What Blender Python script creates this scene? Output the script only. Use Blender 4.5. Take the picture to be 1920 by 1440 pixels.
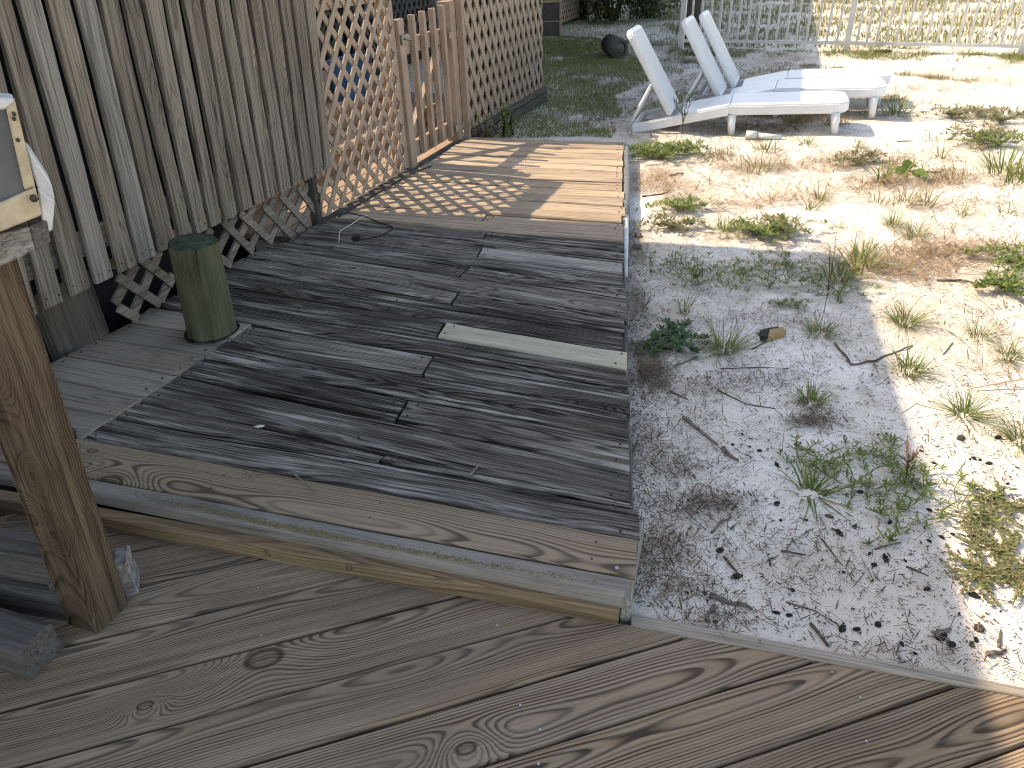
import bpy, bmesh, math, random
import numpy as np
from mathutils import Vector, Matrix, noise as mnoise

for o in list(bpy.data.objects):
    bpy.data.objects.remove(o, do_unlink=True)
SC = bpy.context.scene
COL = SC.collection
R = math.radians

# ------------------------------------------------------------------ camera
cam = bpy.data.cameras.new('camera')
cam.sensor_width = 36.0
cam.lens = 25.5000
cam.clip_start = 0.02
cam.clip_end = 400.0
camo = bpy.data.objects.new('camera', cam)
COL.objects.link(camo)
camo.matrix_world = Matrix(((0.999194, 0.040146, 0.000000, 0.000000), (-0.020823, 0.518254, -0.854973, 0.000000), (-0.034324, 0.854284, 0.518672, 1.385075), (0, 0, 0, 1)))
SC.camera = camo

# ------------------------------------------------------------------ light
SUN_AZ, SUN_EL = R(154.0), R(46.0)
world = bpy.data.worlds.new('World')
SC.world = world
world.use_nodes = True
wn = world.node_tree.nodes
wn.clear()
wo = wn.new('ShaderNodeOutputWorld')
wb = wn.new('ShaderNodeBackground')
sky = wn.new('ShaderNodeTexSky')
sky.sky_type = 'NISHITA'
sky.sun_disc = False
sky.sun_elevation = SUN_EL
sky.sun_rotation = R(90.0) - SUN_AZ
sky.air_density = 1.0
sky.dust_density = 1.0
sky.ozone_density = 1.0
wb.inputs['Strength'].default_value = 0.15
world.node_tree.links.new(sky.outputs[0], wb.inputs[0])
world.node_tree.links.new(wb.outputs[0], wo.inputs[0])

sun = bpy.data.lights.new('sun', 'SUN')
sun.energy = 2.5
sun.angle = R(0.53)
sun.color = (1.0, 0.93, 0.82)
suno = bpy.data.objects.new('sun', sun)
COL.objects.link(suno)
trav = Vector((-math.cos(SUN_AZ) * math.cos(SUN_EL), -math.sin(SUN_AZ) * math.cos(SUN_EL), -math.sin(SUN_EL)))
suno.rotation_euler = trav.to_track_quat('-Z', 'Y').to_euler()
suno.location = (-8, 5, 12)

SC.view_settings.view_transform = 'Standard'
SC.view_settings.look = 'None'
SC.view_settings.gamma = 1.0
SC.view_settings.use_curve_mapping = False
SC.view_settings.exposure = 1.5
SC.view_settings.use_white_balance = True      # the phone balanced for the shade
SC.view_settings.white_balance_temperature = 8200
SC.view_settings.white_balance_tint = 15
SC.render.engine = 'CYCLES'
SC.cycles.max_bounces = 6
SC.cycles.use_denoising = True
SC.cycles.filter_width = 1.0

# ------------------------------------------------------------------ frame of reference
ZW, ZS = 0.085, -0.02                  # top of the boardwalk, level of the sand (deck top = 0)
UA = R(70.0)                           # direction of the wall line
U = np.array([math.cos(UA), math.sin(UA)])
N = np.array([U[1], -U[0]])            # away from the wall, towards the yard
def W(s, n, z=0.0):
    """wall coordinates (along, out, up) to world"""
    return (s * U[0] + n * N[0], s * U[1] + n * N[1], z)
WROT = Matrix(((U[0], N[0], 0), (U[1], N[1], 0), (0, 0, 1))).to_4x4()

# ------------------------------------------------------------------ node helper
class NT:
    def __init__(self, name):
        self.m = bpy.data.materials.new(name)
        self.m.use_nodes = True
        self.t = self.m.node_tree
        self.t.nodes.clear()
        self.out = self.n('ShaderNodeOutputMaterial')
        self.b = self.n('ShaderNodeBsdfPrincipled')
        self.l(self.b.outputs[0], self.out.inputs[0])
    def n(self, t):
        return self.t.nodes.new(t)
    def l(self, a, b):
        self.t.links.new(a, b)
    def put(self, sock, v):
        if hasattr(v, 'node'):
            self.l(v, sock)
        elif isinstance(v, (tuple, list)) and len(v) == 3 and sock.type == 'RGBA':
            sock.default_value = (*v, 1)
        else:
            sock.default_value = v
    def math(self, op, a, b=0.0, c=None, clamp=False):
        n = self.n('ShaderNodeMath'); n.operation = op; n.use_clamp = clamp
        self.put(n.inputs[0], a); self.put(n.inputs[1], b)
        if c is not None: self.put(n.inputs[2], c)
        return n.outputs[0]
    def vmath(self, op, a, b=(0, 0, 0)):
        n = self.n('ShaderNodeVectorMath'); n.operation = op
        self.put(n.inputs[0], a); self.put(n.inputs[1], b)
        return n.outputs['Value'] if op in ('LENGTH', 'DISTANCE', 'DOT_PRODUCT') else n.outputs[0]
    def obj(self):
        return self.n('ShaderNodeTexCoord').outputs['Object']
    def rand(self):
        return self.n('ShaderNodeObjectInfo').outputs['Random']
    def noise(self, v, scale=1.0, detail=3.0, rough=0.55, color=False):
        n = self.n('ShaderNodeTexNoise')
        self.l(v, n.inputs['Vector'])
        n.inputs['Scale'].default_value = scale
        n.inputs['Detail'].default_value = detail
        n.inputs['Roughness'].default_value = rough
        return n.outputs['Color' if color else 'Fac']
    def voro(self, v, scale=1.0, feature='F1'):
        n = self.n('ShaderNodeTexVoronoi'); n.feature = feature
        self.l(v, n.inputs['Vector'])
        n.inputs['Scale'].default_value = scale
        return n
    def ramp(self, f, stops, interp='LINEAR'):
        n = self.n('ShaderNodeValToRGB')
        n.color_ramp.interpolation = interp
        e = n.color_ramp.elements
        while len(e) > len(stops): e.remove(e[-1])
        while len(e) < len(stops): e.new(1.0)
        for q, (p, c) in zip(e, stops):
            q.position = p
            q.color = (*c, 1) if isinstance(c, (tuple, list)) else (c, c, c, 1)
        self.put(n.inputs[0], f)
        return n.outputs[0]
    def mix(self, f, a, b, mode='MIX'):
        n = self.n('ShaderNodeMix'); n.data_type = 'RGBA'; n.blend_type = mode
        self.put(n.inputs[0], f); self.put(n.inputs[6], a); self.put(n.inputs[7], b)
        return n.outputs[2]
    def sep(self, v):
        n = self.n('ShaderNodeSeparateXYZ'); self.l(v, n.inputs[0]); return n.outputs
    def comb(self, x, y, z):
        n = self.n('ShaderNodeCombineXYZ')
        for i, q in enumerate((x, y, z)): self.put(n.inputs[i], q)
        return n.outputs[0]
    def bump(self, h, dist=0.002, strength=1.0):
        n = self.n('ShaderNodeBump')
        n.inputs['Strength'].default_value = strength
        n.inputs['Distance'].default_value = dist
        self.put(n.inputs['Height'], h)
        self.l(n.outputs[0], self.b.inputs['Normal'])
    def done(self, color, rough=0.8, spec=0.3):
        self.put(self.b.inputs['Base Color'], color)
        self.put(self.b.inputs['Roughness'], rough)
        self.b.inputs['Specular IOR Level'].default_value = spec
        return self.m

KNOT = [(0.0, 0.95), (0.1, 0.5), (0.3, 0.3), (0.42, 0.5), (0.5, 1.0), (0.58, 0.8), (0.66, 0.0)]
def wood(name, early, late, grey, greyness=0.5, ring=0.006, contrast=1.0, streak=0.5, streak_dark=(0.02, 0.018, 0.017),
         streak_light=(0.3, 0.28, 0.26), light_amt=0.3, bump=0.0015, knots=(), auto_knots=0.6, crack=0.3, tone=0.35,
         rough=0.88, green=0.0, stains=0.25, pith=0.05, wav=0.014, wavx=1.6, fine=1.0, patch=0.0, sx=1.0, cs=1.0, cw=0.0):
    """flat sawn softwood seen in its own board: growth rings about an off-centre pith, knots that push the
    rings aside, weather streaks along the grain"""
    q = NT(name)
    rnd = q.rand()
    off = q.comb(q.math('MULTIPLY', rnd, 83.1), q.math('MULTIPLY', rnd, 57.3), q.math('MULTIPLY', rnd, 31.7))
    p0 = q.obj()
    p = q.vmath('ADD', p0, off)
    x0, y0, z0 = q.sep(p0)
    # slow wander of the pith along the board
    w1 = q.noise(q.vmath('MULTIPLY', p, (0.9, 0.0, 0.0)), 1.0, 2.0)
    w2 = q.noise(q.vmath('MULTIPLY', p, (wavx, 7.0, 7.0)), 1.0, 2.0)
    r2 = q.math('FRACT', q.math('MULTIPLY', rnd, 7.77))
    yc = q.math('SUBTRACT', q.math('MULTIPLY', r2, 0.14), 0.07)
    dy = q.math('SUBTRACT', y0, yc)
    dz = q.math('ADD', q.math('ADD', z0, pith), q.math('MULTIPLY', q.math('SUBTRACT', w1, 0.5), 0.16))
    rad = q.math('SQRT', q.math('ADD', q.math('MULTIPLY', dy, dy), q.math('MULTIPLY', dz, dz)))
    rad = q.math('ADD', rad, q.math('MULTIPLY', q.math('SUBTRACT', w2, 0.5), wav))
    ph = q.math('DIVIDE', rad, ring)
    core = 0.0
    if auto_knots > 0:
        kv = q.voro(q.vmath('MULTIPLY', p, (1.5, 3.4, 0.0)), 1.0)
        on = q.math('LESS_THAN', q.sep(kv.outputs['Color'])[0], auto_knots)
        d = kv.outputs['Distance']
        g = q.math('MULTIPLY', q.math('POWER', 2.718, q.math('MULTIPLY', q.math('POWER', q.math('DIVIDE', d, 0.15), 2.0), -1.0)), on)
        ph = q.math('ADD', ph, q.math('MULTIPLY', g, 6.0))
        core = q.math('MULTIPLY', q.ramp(q.math('DIVIDE', q.math('ADD', d, q.math('MULTIPLY', w2, 0.02)), 0.075), KNOT), on)
    for (kx, ky, kr) in knots:
        v = q.comb(q.math('MULTIPLY', q.math('SUBTRACT', x0, kx), 0.62), q.math('SUBTRACT', y0, ky), 0.0)
        d = q.math('DIVIDE', q.vmath('LENGTH', v), kr)
        g = q.math('POWER', 2.718, q.math('MULTIPLY', q.math('POWER', q.math('DIVIDE', d, 2.6), 2.0), -1.0))
        ph = q.math('ADD', ph, q.math('MULTIPLY', g, 9.0))
        c = q.ramp(q.math('DIVIDE', q.math('ADD', d, q.math('MULTIPLY', w2, 0.5)), 1.9), KNOT)
        core = q.math('MAXIMUM', core, c)
    fr = q.math('FRACT', ph)
    wn1 = q.n('ShaderNodeTexWhiteNoise'); wn1.noise_dimensions = '1D'
    q.l(q.math('ADD', q.math('FLOOR', ph), q.math('MULTIPLY', rnd, 91.0)), wn1.inputs['W'])
    ringv = q.math('ADD', 0.45, q.math('MULTIPLY', wn1.outputs['Value'], 0.65))
    fade = q.ramp(q.noise(q.vmath('MULTIPLY', p, (1.2, 12.0, 12.0)), 1.0, 3.0), [(0.3, 0.35), (0.6, 1.0)])
    late_f = q.ramp(fr, [(0.0, 0.15), (0.3, 0.0), (0.5, 0.25), (0.78, 1.0), (0.88, 1.0), (1.0, 0.15)])
    late_f = q.math('MULTIPLY', q.math('MULTIPLY', late_f, contrast), q.math('MULTIPLY', ringv, fade))
    # tones from board to board and along the board
    col = q.mix(late_f, early, late)
    gn = q.noise(q.vmath('MULTIPLY', p, (1.4, 14.0, 14.0)), 1.0, 3.0)
    gf = q.math('MULTIPLY', q.math('ADD', q.ramp(gn, [(0.3, 0.0), (0.7, 1.0)]), q.math('SUBTRACT', rnd, 0.5)), 1.0, clamp=True)
    gcol = q.mix(late_f, grey, tuple(c * 0.5 for c in grey))
    col = q.mix(q.math('MULTIPLY', gf, greyness), col, gcol)
    t = q.math('ADD', 1.0 - tone, q.math('MULTIPLY', q.math('FRACT', q.math('MULTIPLY', rnd, 13.37)), 2 * tone))
    col = q.mix(1.0, col, q.comb(t, t, t), 'MULTIPLY')
    # fibre streaks
    warp = q.vmath('ADD', p, q.vmath('MULTIPLY', q.noise(p, 2.5, 2.0, color=True), (0.0, 0.02, 0.0)))
    s1 = q.noise(q.vmath('MULTIPLY', warp, (2.0 * sx, 95.0 * fine, 95.0 * fine)), 1.0, 4.0, 0.62)
    s2 = q.noise(q.vmath('MULTIPLY', warp, (4.0, 240.0 * fine, 240.0 * fine)), 1.0, 3.0, 0.6)
    s3 = q.noise(q.vmath('MULTIPLY', warp, (0.9, 22.0, 22.0)), 1.0, 3.0, 0.6)
    lt = q.math('MULTIPLY', q.ramp(q.math('ADD', q.math('MULTIPLY', s1, 0.6), q.math('MULTIPLY', s3, 0.4)), [(0.49, 0.0), (0.60, 1.0)]), light_amt)
    if patch:
        pn = q.noise(q.vmath('MULTIPLY', warp, (1.7, 8.0, 8.0)), 1.0, 5.0, 0.62)
        lt = q.math('MULTIPLY', lt, q.ramp(pn, [(0.40, 1.0 - patch), (0.62, 1.0)]))
    col = q.mix(lt, col, streak_light)
    dk = q.math('MULTIPLY', q.ramp(q.math('ADD', q.math('MULTIPLY', s1, 0.55), q.math('MULTIPLY', s2, 0.45)), [(0.40, 1.0), (0.51, 0.0)]), streak)
    if patch:
        dk = q.math('MULTIPLY', dk, q.ramp(pn, [(0.36, 1.0), (0.60, 1.0 - 0.75 * patch)]))
        black = q.math('MULTIPLY', q.ramp(pn, [(0.33, 0.75 * patch), (0.47, 0.0)]), q.ramp(s1, [(0.3, 1.0), (0.62, 0.3)]))
        col = q.mix(black, col, streak_dark)
    col = q.mix(dk, col, streak_dark)
    ck = q.math('MULTIPLY', q.ramp(q.noise(q.vmath('MULTIPLY', warp, (1.1, 48.0 * cs, 48.0 * cs)), 1.0, 2.0, 0.5), [(0.25 + cw, 1.0), (0.30 + cw, 0.0)]), crack)
    col = q.mix(ck, col, (0.012, 0.011, 0.01))
    if stains:
        st = q.math('MULTIPLY', q.ramp(q.noise(q.vmath('MULTIPLY', p, (2.5, 6.0, 6.0)), 1.0, 5.0, 0.65), [(0.48, 0.0), (0.72, 1.0)]), stains)
        col = q.mix(st, col, tuple(c * 0.35 for c in grey))
    if green:
        gr = q.math('MULTIPLY', q.ramp(q.noise(q.vmath('MULTIPLY', p, (2.0, 9.0, 9.0)), 1.0, 5.0, 0.6), [(0.4, 0.0), (0.65, 1.0)]), green)
        col = q.mix(gr, col, (0.06, 0.078, 0.045))
    if not isinstance(core, float):
        col = q.mix(q.math('MULTIPLY', core, 0.8), col, tuple(c * 0.45 for c in late))
    h = q.math('ADD', q.math('MULTIPLY', late_f, 0.35), q.math('ADD', q.math('MULTIPLY', s1, 0.9), q.math('MULTIPLY', s2, 0.5)))
    h = q.math('SUBTRACT', h, q.math('MULTIPLY', ck, 1.2))
    q.bump(h, bump, 1.0)
    return q.done(col, rough, 0.12)

def plain(name, c, rough=0.6, spec=0.4, var=0.25, scale=8.0, metal=0.0, c2=None, bump=0.0, stretch=(1, 1, 1), world_pos=False):
    q = NT(name)
    p = q.obj()
    if world_pos:
        p = q.n('ShaderNodeNewGeometry').outputs['Position']
    p = q.vmath('MULTIPLY', p, stretch)
    n1 = q.noise(p, scale, 5.0, 0.6)
    dark = c2 if c2 else tuple(v * (1 - var) for v in c)
    col = q.mix(q.ramp(n1, [(0.35, 0.0), (0.65, 1.0)]), dark, c)
    q.b.inputs['Metallic'].default_value = metal
    if bump:
        q.bump(q.noise(p, scale * 6, 4.0), bump, 1.0)
    return q.done(col, rough, spec)

def leafmat(name, c1, c2, c3=None, trans=0.35, rough=0.5):
    """blades and leaves; each island of faces takes its own shade"""
    q = NT(name)
    r = q.n('ShaderNodeNewGeometry').outputs['Random Per Island']
    st = [(0.0, c1), (0.7, c2)] + ([(0.93, c3), (1.0, c3)] if c3 else [])
    col = q.ramp(r, st)
    q.put(q.b.inputs['Base Color'], col)
    q.b.inputs['Roughness'].default_value = rough
    q.b.inputs['Specular IOR Level'].default_value = 0.25
    tr = q.n('ShaderNodeBsdfTranslucent')
    q.l(col, tr.inputs[0])
    mx = q.n('ShaderNodeMixShader')
    mx.inputs[0].default_value = trans
    q.l(q.b.outputs[0], mx.inputs[1]); q.l(tr.outputs[0], mx.inputs[2]); q.l(mx.outputs[0], q.out.inputs[0])
    return q.m

# ------------------------------------------------------------------ materials
M = {}
M['deck'] = wood('deck_wood', (0.34, 0.236, 0.145), (0.055, 0.035, 0.022), (0.25, 0.195, 0.142), greyness=0.6, ring=0.0062, contrast=1.5,
                 streak=0.25, streak_dark=(0.09, 0.075, 0.065), light_amt=0.22, streak_light=(0.43, 0.36, 0.27), auto_knots=0.30, crack=0.0, tone=0.22, stains=0.35, bump=0.0012, pith=0.035)
DECK_ARGS = dict(early=(0.34, 0.236, 0.145), late=(0.055, 0.035, 0.022), grey=(0.25, 0.195, 0.142), greyness=0.5, ring=0.0062, contrast=1.5, pith=0.035,
                 streak=0.25, streak_dark=(0.09, 0.075, 0.065), light_amt=0.2, streak_light=(0.43, 0.36, 0.27), crack=0.0, tone=0.05, stains=0.25, bump=0.0012)
M['old'] = wood('old_walk_wood', (0.20, 0.168, 0.13), (0.038, 0.031, 0.026), (0.17, 0.15, 0.124), greyness=0.6, ring=0.0075, contrast=1.7,
                streak=0.95, streak_dark=(0.010, 0.009, 0.009), light_amt=0.8, patch=0.85, sx=1.5, fine=0.68, streak_light=(0.50, 0.47, 0.41), auto_knots=0.6, crack=1.0, cs=1.1, cw=0.07,
                tone=0.5, stains=0.5, bump=0.004, rough=0.9)
M['old_pale'] = wood('pale_walk_wood', (0.38, 0.345, 0.285), (0.18, 0.16, 0.13), (0.37, 0.345, 0.30), greyness=0.6, ring=0.008, contrast=0.8,
                     streak=0.55, light_amt=0.6, streak_light=(0.60, 0.57, 0.52), patch=0.6, auto_knots=0.1, crack=0.45, tone=0.05, stains=0.4, bump=0.0015)
M['tan_pale'] = wood('tan_walk_wood', (0.50, 0.445, 0.31), (0.36, 0.31, 0.22), (0.48, 0.43, 0.33), greyness=0.5, ring=0.02, contrast=0.25,
                     streak=0.3, streak_dark=(0.2, 0.17, 0.12), light_amt=0.6, patch=0.7, streak_light=(0.70, 0.68, 0.62), auto_knots=0.0, crack=0.15, tone=0.04, stains=0.25, bump=0.001)
M['old_sun'] = wood('sunlit_walk_wood', (0.45, 0.345, 0.24), (0.21, 0.15, 0.10), (0.40, 0.33, 0.25), greyness=0.6, ring=0.007, contrast=0.6,  # old planks again, lighter: the sunlight on them put into the colour
                    streak=0.6, streak_dark=(0.09, 0.065, 0.048), light_amt=0.35, streak_light=(0.52, 0.43, 0.32), auto_knots=0.25, crack=0.7,
                    tone=0.18, stains=0.2, bump=0.002)
M['landing'] = wood('landing_wood', (0.35, 0.295, 0.225), (0.15, 0.122, 0.095), (0.32, 0.28, 0.228), greyness=0.7, ring=0.007, contrast=0.55,
                    streak=0.4, light_amt=0.15, auto_knots=0.2, crack=0.5, tone=0.12, stains=0.3, bump=0.0012)
M['wall'] = wood('wall_board_wood', (0.235, 0.195, 0.15), (0.058, 0.045, 0.034), (0.21, 0.182, 0.15), greyness=0.7, ring=0.0062, contrast=0.85, fine=0.8,
                 streak=0.85, streak_dark=(0.03, 0.024, 0.02), light_amt=0.5, streak_light=(0.33, 0.295, 0.245), auto_knots=0.35, crack=0.9, tone=0.22, patch=0.6, stains=0.25, bump=0.002)
M['wall_pale'] = wood('pale_wall_board_wood', (0.235, 0.21, 0.178), (0.07, 0.058, 0.047), (0.22, 0.205, 0.182), greyness=0.8, ring=0.007, contrast=0.6,
                      streak=0.55, light_amt=0.4, streak_light=(0.38, 0.36, 0.32), auto_knots=0.3, crack=0.3, tone=0.1, stains=0.15, bump=0.0015)
M['post'] = wood('post_wood', (0.15, 0.105, 0.065), (0.05, 0.03, 0.018), (0.12, 0.095, 0.07), greyness=0.35, ring=0.006, contrast=0.95,
                 streak=0.55, streak_dark=(0.03, 0.018, 0.012), light_amt=0.2, streak_light=(0.36, 0.27, 0.18), auto_knots=0.6, crack=0.8,
                 tone=0.05, stains=0.5, bump=0.002)
M['dark'] = wood('dark_timber_wood', (0.12, 0.105, 0.09), (0.05, 0.042, 0.036), (0.11, 0.10, 0.09), greyness=0.6, ring=0.007, contrast=0.5,
                 streak=0.5, light_amt=0.25, streak_light=(0.2, 0.19, 0.18), auto_knots=0.2, crack=0.6, tone=0.15, stains=0.5, bump=0.002, green=0.12)
M['piling'] = wood('piling_wood', (0.12, 0.115, 0.07), (0.05, 0.047, 0.03), (0.10, 0.098, 0.066), greyness=0.5, ring=0.012, contrast=0.3,
                   streak=0.5, streak_dark=(0.03, 0.03, 0.02), light_amt=0.45, patch=0.8, streak_light=(0.25, 0.25, 0.17), auto_knots=0.0, crack=0.95,
                   tone=0.05, stains=1.0, bump=0.004, green=0.6)
M['piling_top'] = plain('piling_top_paint', (0.075, 0.095, 0.062), 0.85, 0.1, c2=(0.025, 0.036, 0.024), scale=26.0, bump=0.003)
M['tan'] = plain('tan_paint', (0.35, 0.26, 0.19), 0.65, 0.3, c2=(0.27, 0.20, 0.145), scale=9.0, bump=0.0006)
M['tan_dull'] = plain('weathered_tan_paint', (0.36, 0.275, 0.20), 0.7, 0.3, c2=(0.25, 0.19, 0.135), scale=14.0, bump=0.0008)
M['skirt'] = wood('skirt_slat_wood', (0.22, 0.19, 0.15), (0.1, 0.082, 0.065), (0.2, 0.185, 0.165), greyness=0.6, ring=0.012, contrast=0.6,
                  streak=0.5, light_amt=0.3, auto_knots=0.0, crack=0.5, tone=0.25, stains=0.5, bump=0.0015)
M['brownback'] = plain('brown_backing_paint', (0.16, 0.115, 0.08), 0.8, 0.2, c2=(0.08, 0.06, 0.045), scale=7.0)
M['darklat'] = plain('dark_lattice_paint', (0.085, 0.08, 0.078), 0.8, 0.2, c2=(0.055, 0.052, 0.05), scale=10.0)
M['void'] = plain('dark_void', (0.022, 0.023, 0.026), 0.8, 0.2, scale=3.0)  # near black: the darkness of unlit spaces put into the colour
M['siding'] = plain('house_siding', (0.30, 0.30, 0.30), 0.7, 0.3, scale=2.0, var=0.15)
M['plastic'] = plain('white_plastic', (0.74, 0.76, 0.77), 0.35, 0.5, c2=(0.66, 0.66, 0.64), scale=5.0)
M['plastic_dirty'] = plain('grey_white_plastic', (0.60, 0.62, 0.62), 0.45, 0.4, c2=(0.42, 0.42, 0.40), scale=12.0)
M['fence'] = plain('white_fence_paint', (0.68, 0.65, 0.60), 0.45, 0.4, c2=(0.5, 0.48, 0.45), scale=6.0)
M['metal'] = plain('galvanised_metal', (0.32, 0.31, 0.29), 0.45, 0.5, metal=0.7, c2=(0.2, 0.17, 0.13), scale=60.0)
M['nail'] = plain('rusty_nail', (0.05, 0.035, 0.028), 0.6, 0.4, scale=200.0)
M['screw'] = plain('bright_screw', (0.42, 0.42, 0.43), 0.35, 0.5, metal=0.8, scale=200.0)
M['cream'] = plain('cream_painted_board', (0.48, 0.40, 0.27), 0.6, 0.3, c2=(0.36, 0.29, 0.185), scale=30.0)
M['greypanel'] = plain('grey_panel', (0.11, 0.12, 0.125), 0.5, 0.4, c2=(0.065, 0.072, 0.075), scale=12.0)
M['pvc'] = plain('grey_pvc', (0.17, 0.185, 0.185), 0.5, 0.3, c2=(0.11, 0.12, 0.12), scale=20.0)
M['blue'] = plain('blue_plastic', (0.012, 0.11, 0.28), 0.4, 0.5, scale=4.0, var=0.2)
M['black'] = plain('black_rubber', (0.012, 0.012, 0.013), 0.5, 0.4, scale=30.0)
M['string'] = plain('white_string', (0.55, 0.53, 0.48), 0.8, 0.2, scale=40.0)
M['paintchip'] = plain('paint_chip', (0.62, 0.60, 0.50), 0.6, 0.3, scale=40.0, var=0.1)
M['char'] = plain('charcoal', (0.018, 0.017, 0.017), 0.75, 0.3, c2=(0.03, 0.028, 0.027), scale=60.0, bump=0.004)
M['stone'] = plain('grey_brown_stone', (0.12, 0.10, 0.085), 0.85, 0.2, scale=40.0, bump=0.004)
M['twig'] = wood('twig_wood', (0.15, 0.115, 0.085), (0.07, 0.05, 0.04), (0.16, 0.14, 0.12), greyness=0.6, auto_knots=0.0, streak=0.6, tone=0.4, bump=0.001)
M['chip'] = wood('chip_wood', (0.24, 0.20, 0.155), (0.12, 0.095, 0.07), (0.21, 0.19, 0.17), greyness=0.6, auto_knots=0.0, streak=0.6, tone=0.4, bump=0.001)
M['tanwood'] = plain('raw_tan_wood', (0.36, 0.24, 0.11), 0.7, 0.3, c2=(0.26, 0.165, 0.07), scale=20.0, stretch=(1, 8, 1))
M['litter'] = leafmat('dry_litter', (0.05, 0.035, 0.026), (0.15, 0.105, 0.07), (0.22, 0.16, 0.10), trans=0.1, rough=0.8)
M['speck'] = leafmat('dark_specks', (0.014, 0.012, 0.011), (0.055, 0.045, 0.038), (0.12, 0.095, 0.075), trans=0.0, rough=0.85)
M['needle'] = leafmat('red_brown_needles', (0.19, 0.115, 0.062), (0.33, 0.23, 0.13), (0.46, 0.36, 0.22), trans=0.15, rough=0.8)
M['tuft'] = leafmat('tuft_blades', (0.08, 0.13, 0.03), (0.20, 0.25, 0.065), (0.38, 0.31, 0.13), trans=0.4)
M['tuft_dry'] = leafmat('dry_blades', (0.15, 0.15, 0.05), (0.26, 0.23, 0.10), (0.34, 0.27, 0.15), trans=0.35)
M['weed'] = leafmat('weed_leaves', (0.075, 0.135, 0.03), (0.17, 0.235, 0.055), (0.29, 0.29, 0.085), trans=0.35)
M['weed_dark'] = leafmat('dark_weed_leaves', (0.035, 0.08, 0.028), (0.075, 0.135, 0.045), trans=0.3)
M['mat'] = leafmat('mat_leaves', (0.10, 0.13, 0.04), (0.19, 0.19, 0.075), (0.33, 0.25, 0.14), trans=0.3)
M['lawn'] = leafmat('lawn_blades', (0.13, 0.19, 0.055), (0.25, 0.29, 0.09), (0.42, 0.32, 0.16), trans=0.35)
M['stem'] = plain('weed_stem', (0.10, 0.075, 0.04), 0.7, 0.2, scale=30.0)
M['fence_blade'] = leafmat('sunny_blades', (0.10, 0.13, 0.03), (0.22, 0.23, 0.07), (0.34, 0.27, 0.13), trans=0.35)
M['redsprig'] = leafmat('red_brown_sprig', (0.16, 0.065, 0.03), (0.30, 0.14, 0.07), trans=0.3)
M['bush'] = leafmat('bush_leaves', (0.025, 0.05, 0.02), (0.07, 0.10, 0.035), (0.16, 0.12, 0.06), trans=0.3)

def sand_material():
    q = NT('white_sand')
    p = q.n('ShaderNodeNewGeometry').outputs['Position']
    big = q.noise(p, 1.3, 5.0, 0.6)
    mid = q.noise(p, 9.0, 5.0, 0.65)
    fine = q.noise(p, 130.0, 3.0, 0.7)
    col = q.mix(q.ramp(big, [(0.38, 0.0), (0.62, 1.0)]), (0.64, 0.575, 0.475), (0.79, 0.745, 0.675))
    col = q.mix(q.math('MULTIPLY', q.ramp(mid, [(0.5, 0.0), (0.7, 1.0)]), 0.6), col, (0.45, 0.365, 0.27))
    grit = q.voro(p, 260.0)
    gm = q.math('LESS_THAN', grit.outputs['Distance'], 0.33)
    gc = q.math('LESS_THAN', q.sep(grit.outputs['Color'])[0], q.ramp(q.noise(p, 3.0, 4.0, 0.6), [(0.35, 0.10), (0.7, 0.45)]))
    col = q.mix(q.math('MULTIPLY', q.math('MULTIPLY', gm, gc), 0.75), col, (0.10, 0.085, 0.075))
    h = q.math('ADD', q.math('MULTIPLY', q.noise(p, 24.0, 5.0, 0.7), 1.0), q.math('MULTIPLY', fine, 0.3))
    q.bump(h, 0.012, 0.8)
    return q.done(col, 0.95, 0.1)
M['sand'] = sand_material()

# ------------------------------------------------------------------ object helpers
def link(name, me, parent=None, loc=None, mat4=None):
    o = bpy.data.objects.new(name, me)
    COL.objects.link(o)
    if parent is not None:
        o.parent = parent
    if mat4 is not None:
        o.matrix_local = mat4
    elif loc is not None:
        o.location = loc
    return o
def tag(o, label=None, cat=None, group=None, kind=None):
    if label: o['label'] = label
    if cat: o['category'] = cat
    if group: o['group'] = group
    if kind: o['kind'] = kind
    return o
def thing(name, label, cat, loc=(0, 0, 0), group=None, mat4=None):
    o = bpy.data.objects.new(name, None)
    COL.objects.link(o)
    o.empty_display_size = 0.1
    if mat4 is not None: o.matrix_world = mat4
    else: o.location = loc
    return tag(o, label, cat, group)
def mesh(name, v, f, mat, smooth=False):
    me = bpy.data.meshes.new(name)
    me.from_pydata([tuple(map(float, q)) for q in v], [], [tuple(q) for q in f])
    for m in (mat if isinstance(mat, (list, tuple)) else [mat]):
        me.materials.append(m)
    if smooth:
        me.polygons.foreach_set('use_smooth', [True] * len(me.polygons))
    me.update()
    return me
def fast_mesh(name, verts, quads, mat, smooth=False):
    """verts (n,3), quads (m,4) numpy"""
    me = bpy.data.meshes.new(name)
    me.vertices.add(len(verts)); me.vertices.foreach_set('co', np.asarray(verts, np.float32).ravel())
    q = np.asarray(quads, np.int32); k = q.shape[1]
    me.loops.add(q.size); me.loops.foreach_set('vertex_index', q.ravel())
    me.polygons.add(len(q)); me.polygons.foreach_set('loop_start', np.arange(0, q.size, k, dtype=np.int32))
    me.update(calc_edges=True)
    me.validate()
    if smooth:
        me.polygons.foreach_set('use_smooth', [True] * len(me.polygons))
    me.materials.append(mat)
    return me
def bevel_mesh(me, w, seg=2):
    bm = bmesh.new(); bm.from_mesh(me)
    bmesh.ops.bevel(bm, geom=list(bm.edges), offset=w, segments=seg, affect='EDGES', clamp_overlap=True)
    bm.to_mesh(me); bm.free(); me.update()
    return me
BOXF = [(0, 3, 2, 1), (4, 5, 6, 7), (0, 1, 5, 4), (1, 2, 6, 5), (2, 3, 7, 6), (3, 0, 4, 7)]
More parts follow.
